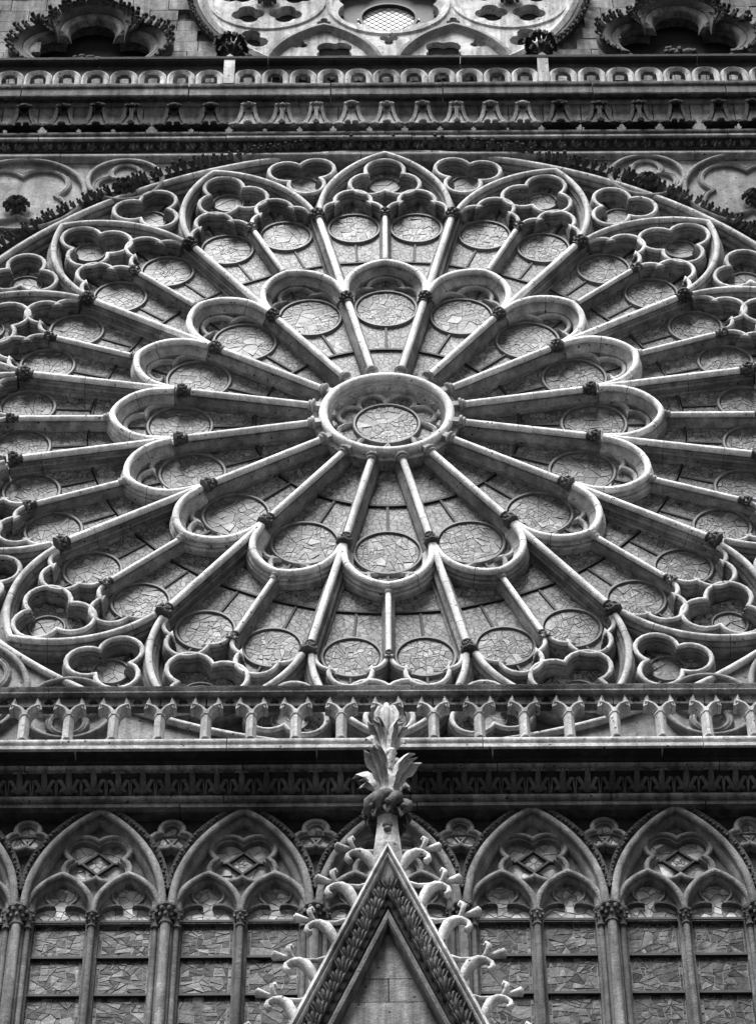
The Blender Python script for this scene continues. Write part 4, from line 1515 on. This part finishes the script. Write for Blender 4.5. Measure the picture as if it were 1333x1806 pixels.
for i in range(6):
    px_ = -0.009 + 0.5793 * (i - 2.5)
    t = thing('gallery_pier', PL[i], 'pier', (px_, 0, -4.45), 'piers between the gallery windows')
    O = (0, 0, 4.45)
    link('pier_core', me_pier, t, O)
    link('shaft', me_ps, t, O)
    for sx in (-1, 1):
        link('shaft', me_ps2, t, (sx * .042, 0, 4.45))
    link('pier_capital', me_pc, t, O)

# small trefoil lights between the arch tops
SL = ['small trefoil light furthest left, above the pier at the left edge of the gallery', 'small trefoil light between the two leftmost whole window arches', 'small trefoil light just left of the finial base',
      'small trefoil light just right of the finial base', 'small trefoil light between the two rightmost whole window arches', 'small trefoil light at the upper right edge of the gallery']
spd = []
rt_half = [p for p in hp[len(hp) // 2:]]
poly_sp = [(x, z) for x, z in rt_half] + [(0.5793 - x, z) for x, z in reversed(rt_half)]
poly_sp = [(x - .28965, z) for x, z in poly_sp]
b = MB(); b.plate(list(reversed(poly_sp)), [], 0.044, 0.09); me_sp = b.mesh('spandrel_stone', 'soot')
b = MB(); b.sweep(list(reversed(multifoil(0, -2.872, 0.044, 0.048, 3, 90, 10))), [(-0.018, 0.05), (-0.016, 0.022)] + roll(0.011, 0.018) + [(0.012, 0.028), (0.016, 0.05)], True); me_st = b.mesh('trefoil_moulding', 'gallery_roll', 45)
b = MB()
tri_ = [(-.034, -2.850), (.034, -2.850), (0, -2.905)]
b.sweep(tri_, [(-0.0035, .044), (-0.003, .034), (0.003, .034), (0.0035, .044)], True); me_tri = b.mesh('triangle_bar', 'iron')
for i in range(6):
    px_ = -0.009 + 0.5793 * (i - 2.5)
    t = thing('trefoil_light', SL[i], 'small window', (px_, 0, -3.2), 'small trefoil lights between the gallery arches')
    O = (0, 0, 3.2)
    link('spandrel_stone', me_sp, t, O)
    link('trefoil_moulding', me_st, t, O)
    link('triangle_bar', me_tri, t, O)
    rnd = random.Random(70 + i)
    p = MB()
    for k in range(3):
        a = radians(90 + 120 * k)
        lx, lz = .044 * cos(a), -2.872 + .044 * sin(a)
        for c in cells(circle(lx, lz, .040, 12), seeds_disc(lx, lz, .04, 4, rnd), .003):
            p.poly(c, 0.038, .0435, rnd.random(), .05)
    stuff(build(p, 'lobe_panes', 'head_glass', t, O))

# ================================================================= GABLE
GYF = -0.37
gb = thing('stone_gable', 'steep pointed stone gable with scrolled crockets and a tall leafy finial, front and centre', 'gable', (-0.012, GYF, -5.2))
GO = (0, 0, 5.2)
SL_ = 0.372
zt = -3.290
def slope_pts(dx, z_top, z_bot):
    return [(-SL_ * (zt - z_bot) + dx, z_bot), (0, z_top), (SL_ * (zt - z_bot) - dx, z_bot)]
nrm = 1 / sqrt(1 + SL_ * SL_)
def chevron(off):
    """line parallel to the outer slope, inside it by off (square to the slope)"""
    d = off / nrm
    return [(-SL_ * (zt + 5.2) + d, -5.2), (0, zt - d / SL_), (SL_ * (zt + 5.2) - d, -5.2)]
CH = lambda off: list(reversed(chevron(off)))
b = MB()
b.sweep(CH(0.023), [(-0.023, 0.12), (-0.023, 0.010), (-0.019, 0.002), (-0.006, -0.014), (0.000, -0.016), (0.004, -0.008), (0.006, 0.004), (0.009, -0.002), (0.014, -0.006), (0.019, -0.002), (0.022, 0.008), (0.023, 0.06)])
build(b, 'coping', 'gable', gb, GO, angle=40)
b = MB()
b.sweep(CH(0.087), [(-0.043, 0.03), (-0.036, 0.044), (0.0, 0.050), (0.036, 0.044), (0.043, 0.06)])
gh = build(b, 'leaf_hollow', 'soot', gb, GO)
b = MB()
b.sweep(CH(0.145), [(-0.022, 0.06), (-0.018, 0.024), (-0.006, 0.014), (0.006, 0.016), (0.014, 0.026), (0.016, 0.075)])
build(b, 'inner_moulding', 'gallery', gb, GO, angle=40)
# triangular panel of ashlar
inn = chevron(0.158)
ztip = inn[1][1]
b = MB(); b.box(-.60, .60, 0.088, .12, -5.2, -3.9); 
bk = MB(); bk.poly([(inn[0][0], -5.2), (inn[2][0], -5.2), (0, ztip + .02)], 0.086, .12); build(bk, 'panel_backing', 'soot', gb, GO)
def tri_block(z0, z1, xa=None, xb=None):
    w = lambda z: max(0.0, SL_ * (ztip - z) + .004)
    pts = [(-w(z0) if xa is None else xa, z0), (w(z0) if xb is None else xb, z0), (w(z1) if xb is None else xb, z1), (-w(z1) if xa is None else xa, z1)]
    return pts
cuts = [ztip, -3.985, -4.105, -4.268, -4.43, -4.6, -4.78, -4.98, -5.2]
for i in range(len(cuts) - 1):
    z1, z0 = cuts[i] - .002, cuts[i + 1] + .002
    splits = [(None, None)] if i not in (1, 4, 6) else [(None, -.0022), (.0022, None)]
    for xa, xb in splits:
        p = MB()
        pts = tri_block(z0, z1, xa, xb)
        if i == 0:
            pts = [pts[0], pts[1], (0, ztip)]
        p.poly(pts, 0.072 + RND.uniform(0, .002), 0.087)
        build(p, 'stone_block', 'wall', gb, GO)
# leaf tufts up both slopes
def acanthus_mb():
    b = MB()
    for dx, l, w in ((-.018, .72, .011), (.018, .72, .011), (-.010, .9, .011), (.010, .9, .011), (0, 1.05, .012)):
        b.leaf([(dx * .2, 0.01, -.01), (dx * .8, -.022, .020 * l), (dx * 1.5, -.036, .046 * l), (dx * 1.9, -.042, .064 * l), (dx * 2.0, -.034, .076 * l)], (1, 0.1, 0), [w * .4, w * .7, w * .65, w * .6, w * .2], .007)
    return b
me_ac = acanthus_mb().mesh('acanthus_leaf', 'gallery', 60)
sl_a = atan2(SL_, 1.0)
for sx in (-1, 1):
    for i in range(30):
        z = zt - 0.090 / nrm / SL_ - 0.02 - i * 0.0545
        x = SL_ * (zt - z) - 0.090 / nrm
        o = link('acanthus_leaf', me_ac, gh, (sx * x, 0.046, z), -sx * (pi - sl_a) * 0 + sx * (sl_a * -1) + sx * RND.uniform(.25, .55))
        q = RND.uniform(.80, 1.02)
        o.scale = (q, q, q)
# crockets
def crocket_mb(sx):
    b = MB()
    k = 1.0
    y = 0.045
    P = lambda x, z, dy=0: (sx * x * k, y + dy, z * k)
    # broad stem rising from the coping, rolling over into a tight hook
    b.tube([P(-.012, -.030), P(.002, .004), P(.013, .040), P(.030, .076), P(.056, .098), P(.084, .100), P(.104, .086), P(.110, .064), P(.100, .050), P(.090, .056)],
           [.011, .016, .021, .022, .018, .013, .0105, .012, .014, .008], 9, 1.35)
    # upper branch reaching outward with a trumpet bud
    b.tube([P(-.062, .112), P(-.040, .110), P(-.010, .100), P(.030, .104), P(.070, .114), P(.110, .125), P(.136, .133), P(.150, .137), P(.156, .139)],
           [.010, .010, .0085, .007, .0075, .010, .015, .018, .011], 8, 1.3)
    # small curled bud standing on the crest
    b.tube([P(.080, .114, -.01), P(.090, .134, -.02), P(.094, .152, -.022), P(.086, .164, -.018), P(.078, .156, -.014)], [.008, .009, .012, .011, .007], 7, 1.3)
    return b
me_cr = {sx: crocket_mb(sx).mesh('crocket', 'carving', 60) for sx in (-1, 1)}
for sx in (-1, 1):
    for i in range(9):
        z = zt - 0.135 - i * 0.198
        x = SL_ * (zt - z)
        o = link('crocket', me_cr[sx if sx > 0 else -1], gb, (sx * x, RND.uniform(-.004, .004), z + 5.2), RND.uniform(-.07, .07))
        q = RND.uniform(.93, 1.07)
        o.scale = (q, q, q * RND.uniform(.96, 1.05))

# stem and finial
b = MB()
stem = [(-0.052, 0.06), (-0.052, 0.0), (-0.016, -0.020), (0.016, -0.020), (0.052, 0.0), (0.052, 0.06), (0.016, 0.085), (-0.016, 0.085)]
def loft(b, sec_, levels):
    n = len(sec_)
    v = []
    for z, k, yc in levels:
        v += [(x * k, yc + (y - 0.03) * min(k, 1.0), z) for x, y in sec_]
    f = []
    for i in range(len(levels) - 1):
        for j in range(n):
            f.append((i * n + j, i * n + (j + 1) % n, (i + 1) * n + (j + 1) % n, (i + 1) * n + j))
    f += [tuple(reversed(range(n))), tuple((len(levels) - 1) * n + j for j in range(n))]
    b.add(v, f, False)
loft(b, stem, [(-3.56, 1.50, .105), (-3.42, 1.20, .066), (-3.33, .98, .040), (-3.26, .84, .030), (-3.14, .70, .030)])
fin = build(b, 'finial', 'carving', gb, GO)
b = MB()
b.lathe((0, .03, -3.165), (0, 0, 1), [(0, .045), (.012, .058), (.03, .060), (.05, .045)], 12)
for k in range(8):
    a = 2 * pi * k / 8
    ca, sa = cos(a), sin(a)
    a2 = a + .8
    b.tube([(ca * .05, .03 + sa * .05, -3.158), (cos(a + .25) * .074, .03 + sin(a + .25) * .074, -3.138), (cos(a + .5) * .078, .03 + sin(a + .5) * .078, -3.105), (cos(a2) * .058, .03 + sin(a2) * .058, -3.072), (cos(a2 + .15) * .035, .03 + sin(a2 + .15) * .035, -3.058)], [.012, .024, .027, .022, .012], 8)
    b.ball((ca * .088, .03 + sa * .088, -3.150), .012, 6)
    b.leaf([(ca * .05, .03 + sa * .05, -3.14), (ca * .07, .03 + sa * .07, -3.16), (ca * .076, .03 + sa * .076, -3.185), (ca * .072, .03 + sa * .072, -3.20)], (-sa, ca, 0), [.018, .020, .012, .004], .008)
build(b, 'twisted_knop', 'wall', fin, (0, 0, 0), angle=60)
def acanthus(b, a, r0, z0, H, W, R, yc=.03, nu=19, nt=13):
    """big lobed finial leaf: fluted, widening upward, its lobed rim rolling outward"""
    ca, sa = cos(a), sin(a)
    rows, back = [], []
    for i in range(nt):
        t = i / (nt - 1)
        w = W * (0.26 + 1.1 * t ** 1.5) * (1.0 if t < .82 else sqrt(max(0.05, 1 - ((t - .82) / .2) ** 2)))
        w *= 1 + 0.16 * sin(t * 4.2 * 2 * pi)
        rr0 = r0 + R * (0.10 * t + 0.95 * t ** 3)
        zz0 = z0 + H * (t if t < .85 else .85 + .10 * sin((t - .85) / .15 * pi * .75))
        row, bk_ = [], []
        for j in range(nu):
            u = -1 + 2 * j / (nu - 1)
            rib = 0.015 * (0.3 + t) * cos(u * 3.0 * pi) * (1 - .3 * abs(u))
            edge = 0.30 * W * u * u * (0.2 + t)
            rr = rr0 - rib + edge * (0.9 if t > .3 else .2)
            zz = zz0 + 0.22 * W * (1 - u * u) * t - 0.55 * W * abs(u) ** 3 * t * .5
            row.append((ca * rr - sa * u * w, yc + sa * rr + ca * u * w, zz))
            rb = rr - 0.011
            bk_.append((ca * rb - sa * u * w * .94, yc + sa * rb + ca * u * w * .94, zz - .003))
        rows += row
        back += bk_
    n = nu * nt
    f = []
    for i in range(nt - 1):
        for j in range(nu - 1):
            q = (i * nu + j, i * nu + j + 1, (i + 1) * nu + j + 1, (i + 1) * nu + j)
            f.append(q)
            f.append(tuple(n + x for x in reversed(q)))
    rim = [j for j in range(nu)] + [i * nu + nu - 1 for i in range(1, nt)] + [(nt - 1) * nu + j for j in range(nu - 2, -1, -1)] + [i * nu for i in range(nt - 2, 0, -1)]
    for q in range(len(rim)):
        x, y_ = rim[q], rim[(q + 1) % len(rim)]
        f.append((x, n + x, n + y_, y_))
    b.add(rows + back, f)
b = MB()
b.tube([(0, .03, -3.03), (0, .03, -2.95), (0, .03, -2.80), (0, .03, -2.62)], [.040, .030, .030, .030], 10)
for k in range(4):
    acanthus(b, radians(-118 + 90 * k), .022, -3.065, .215, .042, .088)
for k in range(4):
    b.ball((cos(radians(-65 + 90 * k)) * .04, .03 + sin(radians(-65 + 90 * k)) * .04, -2.815), .024, 7)
    b.tube([(cos(radians(-65 + 90 * k)) * .02, .03 + sin(radians(-65 + 90 * k)) * .02, -2.89), (cos(radians(-65 + 90 * k)) * .04, .03 + sin(radians(-65 + 90 * k)) * .04, -2.84), (cos(radians(-65 + 90 * k)) * .056, .03 + sin(radians(-65 + 90 * k)) * .056, -2.81)], [.016, .018, .012], 7)
build(b, 'lower_leaves', 'carving', fin, angle=60)
b = MB()
for k in range(4):
    acanthus(b, radians(-128 + 90 * k), .018, -2.815, .185, .033, .052)
build(b, 'upper_leaves', 'carving', fin, angle=60)
b = MB()
b.tube([(0, .03, -2.70), (0, .03, -2.64), (0, .03, -2.58), (0, .03, -2.53), (0, .03, -2.505)], [.026, .036, .042, .034, .016], 10)
for k in range(6):
    a = 2 * pi * k / 6 + .5
    ca, sa = cos(a), sin(a)
    b.tube([(ca * .03, .03 + sa * .03, -2.68), (ca * .045, .03 + sa * .045, -2.62), (ca * .046, .03 + sa * .046, -2.56), (ca * .03, .03 + sa * .03, -2.515), (ca * .012, .03 + sa * .012, -2.505)], [.008, .011, .012, .012, .009], 6)
build(b, 'top_bud', 'carving', fin, angle=60)
# front roll knob where the two copings meet
b = MB()
b.ball((0, -0.005, -3.235), .022, 8)
b.ball((0, -0.012, -3.262), .016, 8)
build(b, 'apex_knob', 'wall', gb, GO)
# the porch the gable stands on, below the picture
b = MB()
b.box(-1.2, 1.2, GYF - .02, -0.021, GZ, -5.2)
structure(build(b, 'portal_wall', 'wall'))
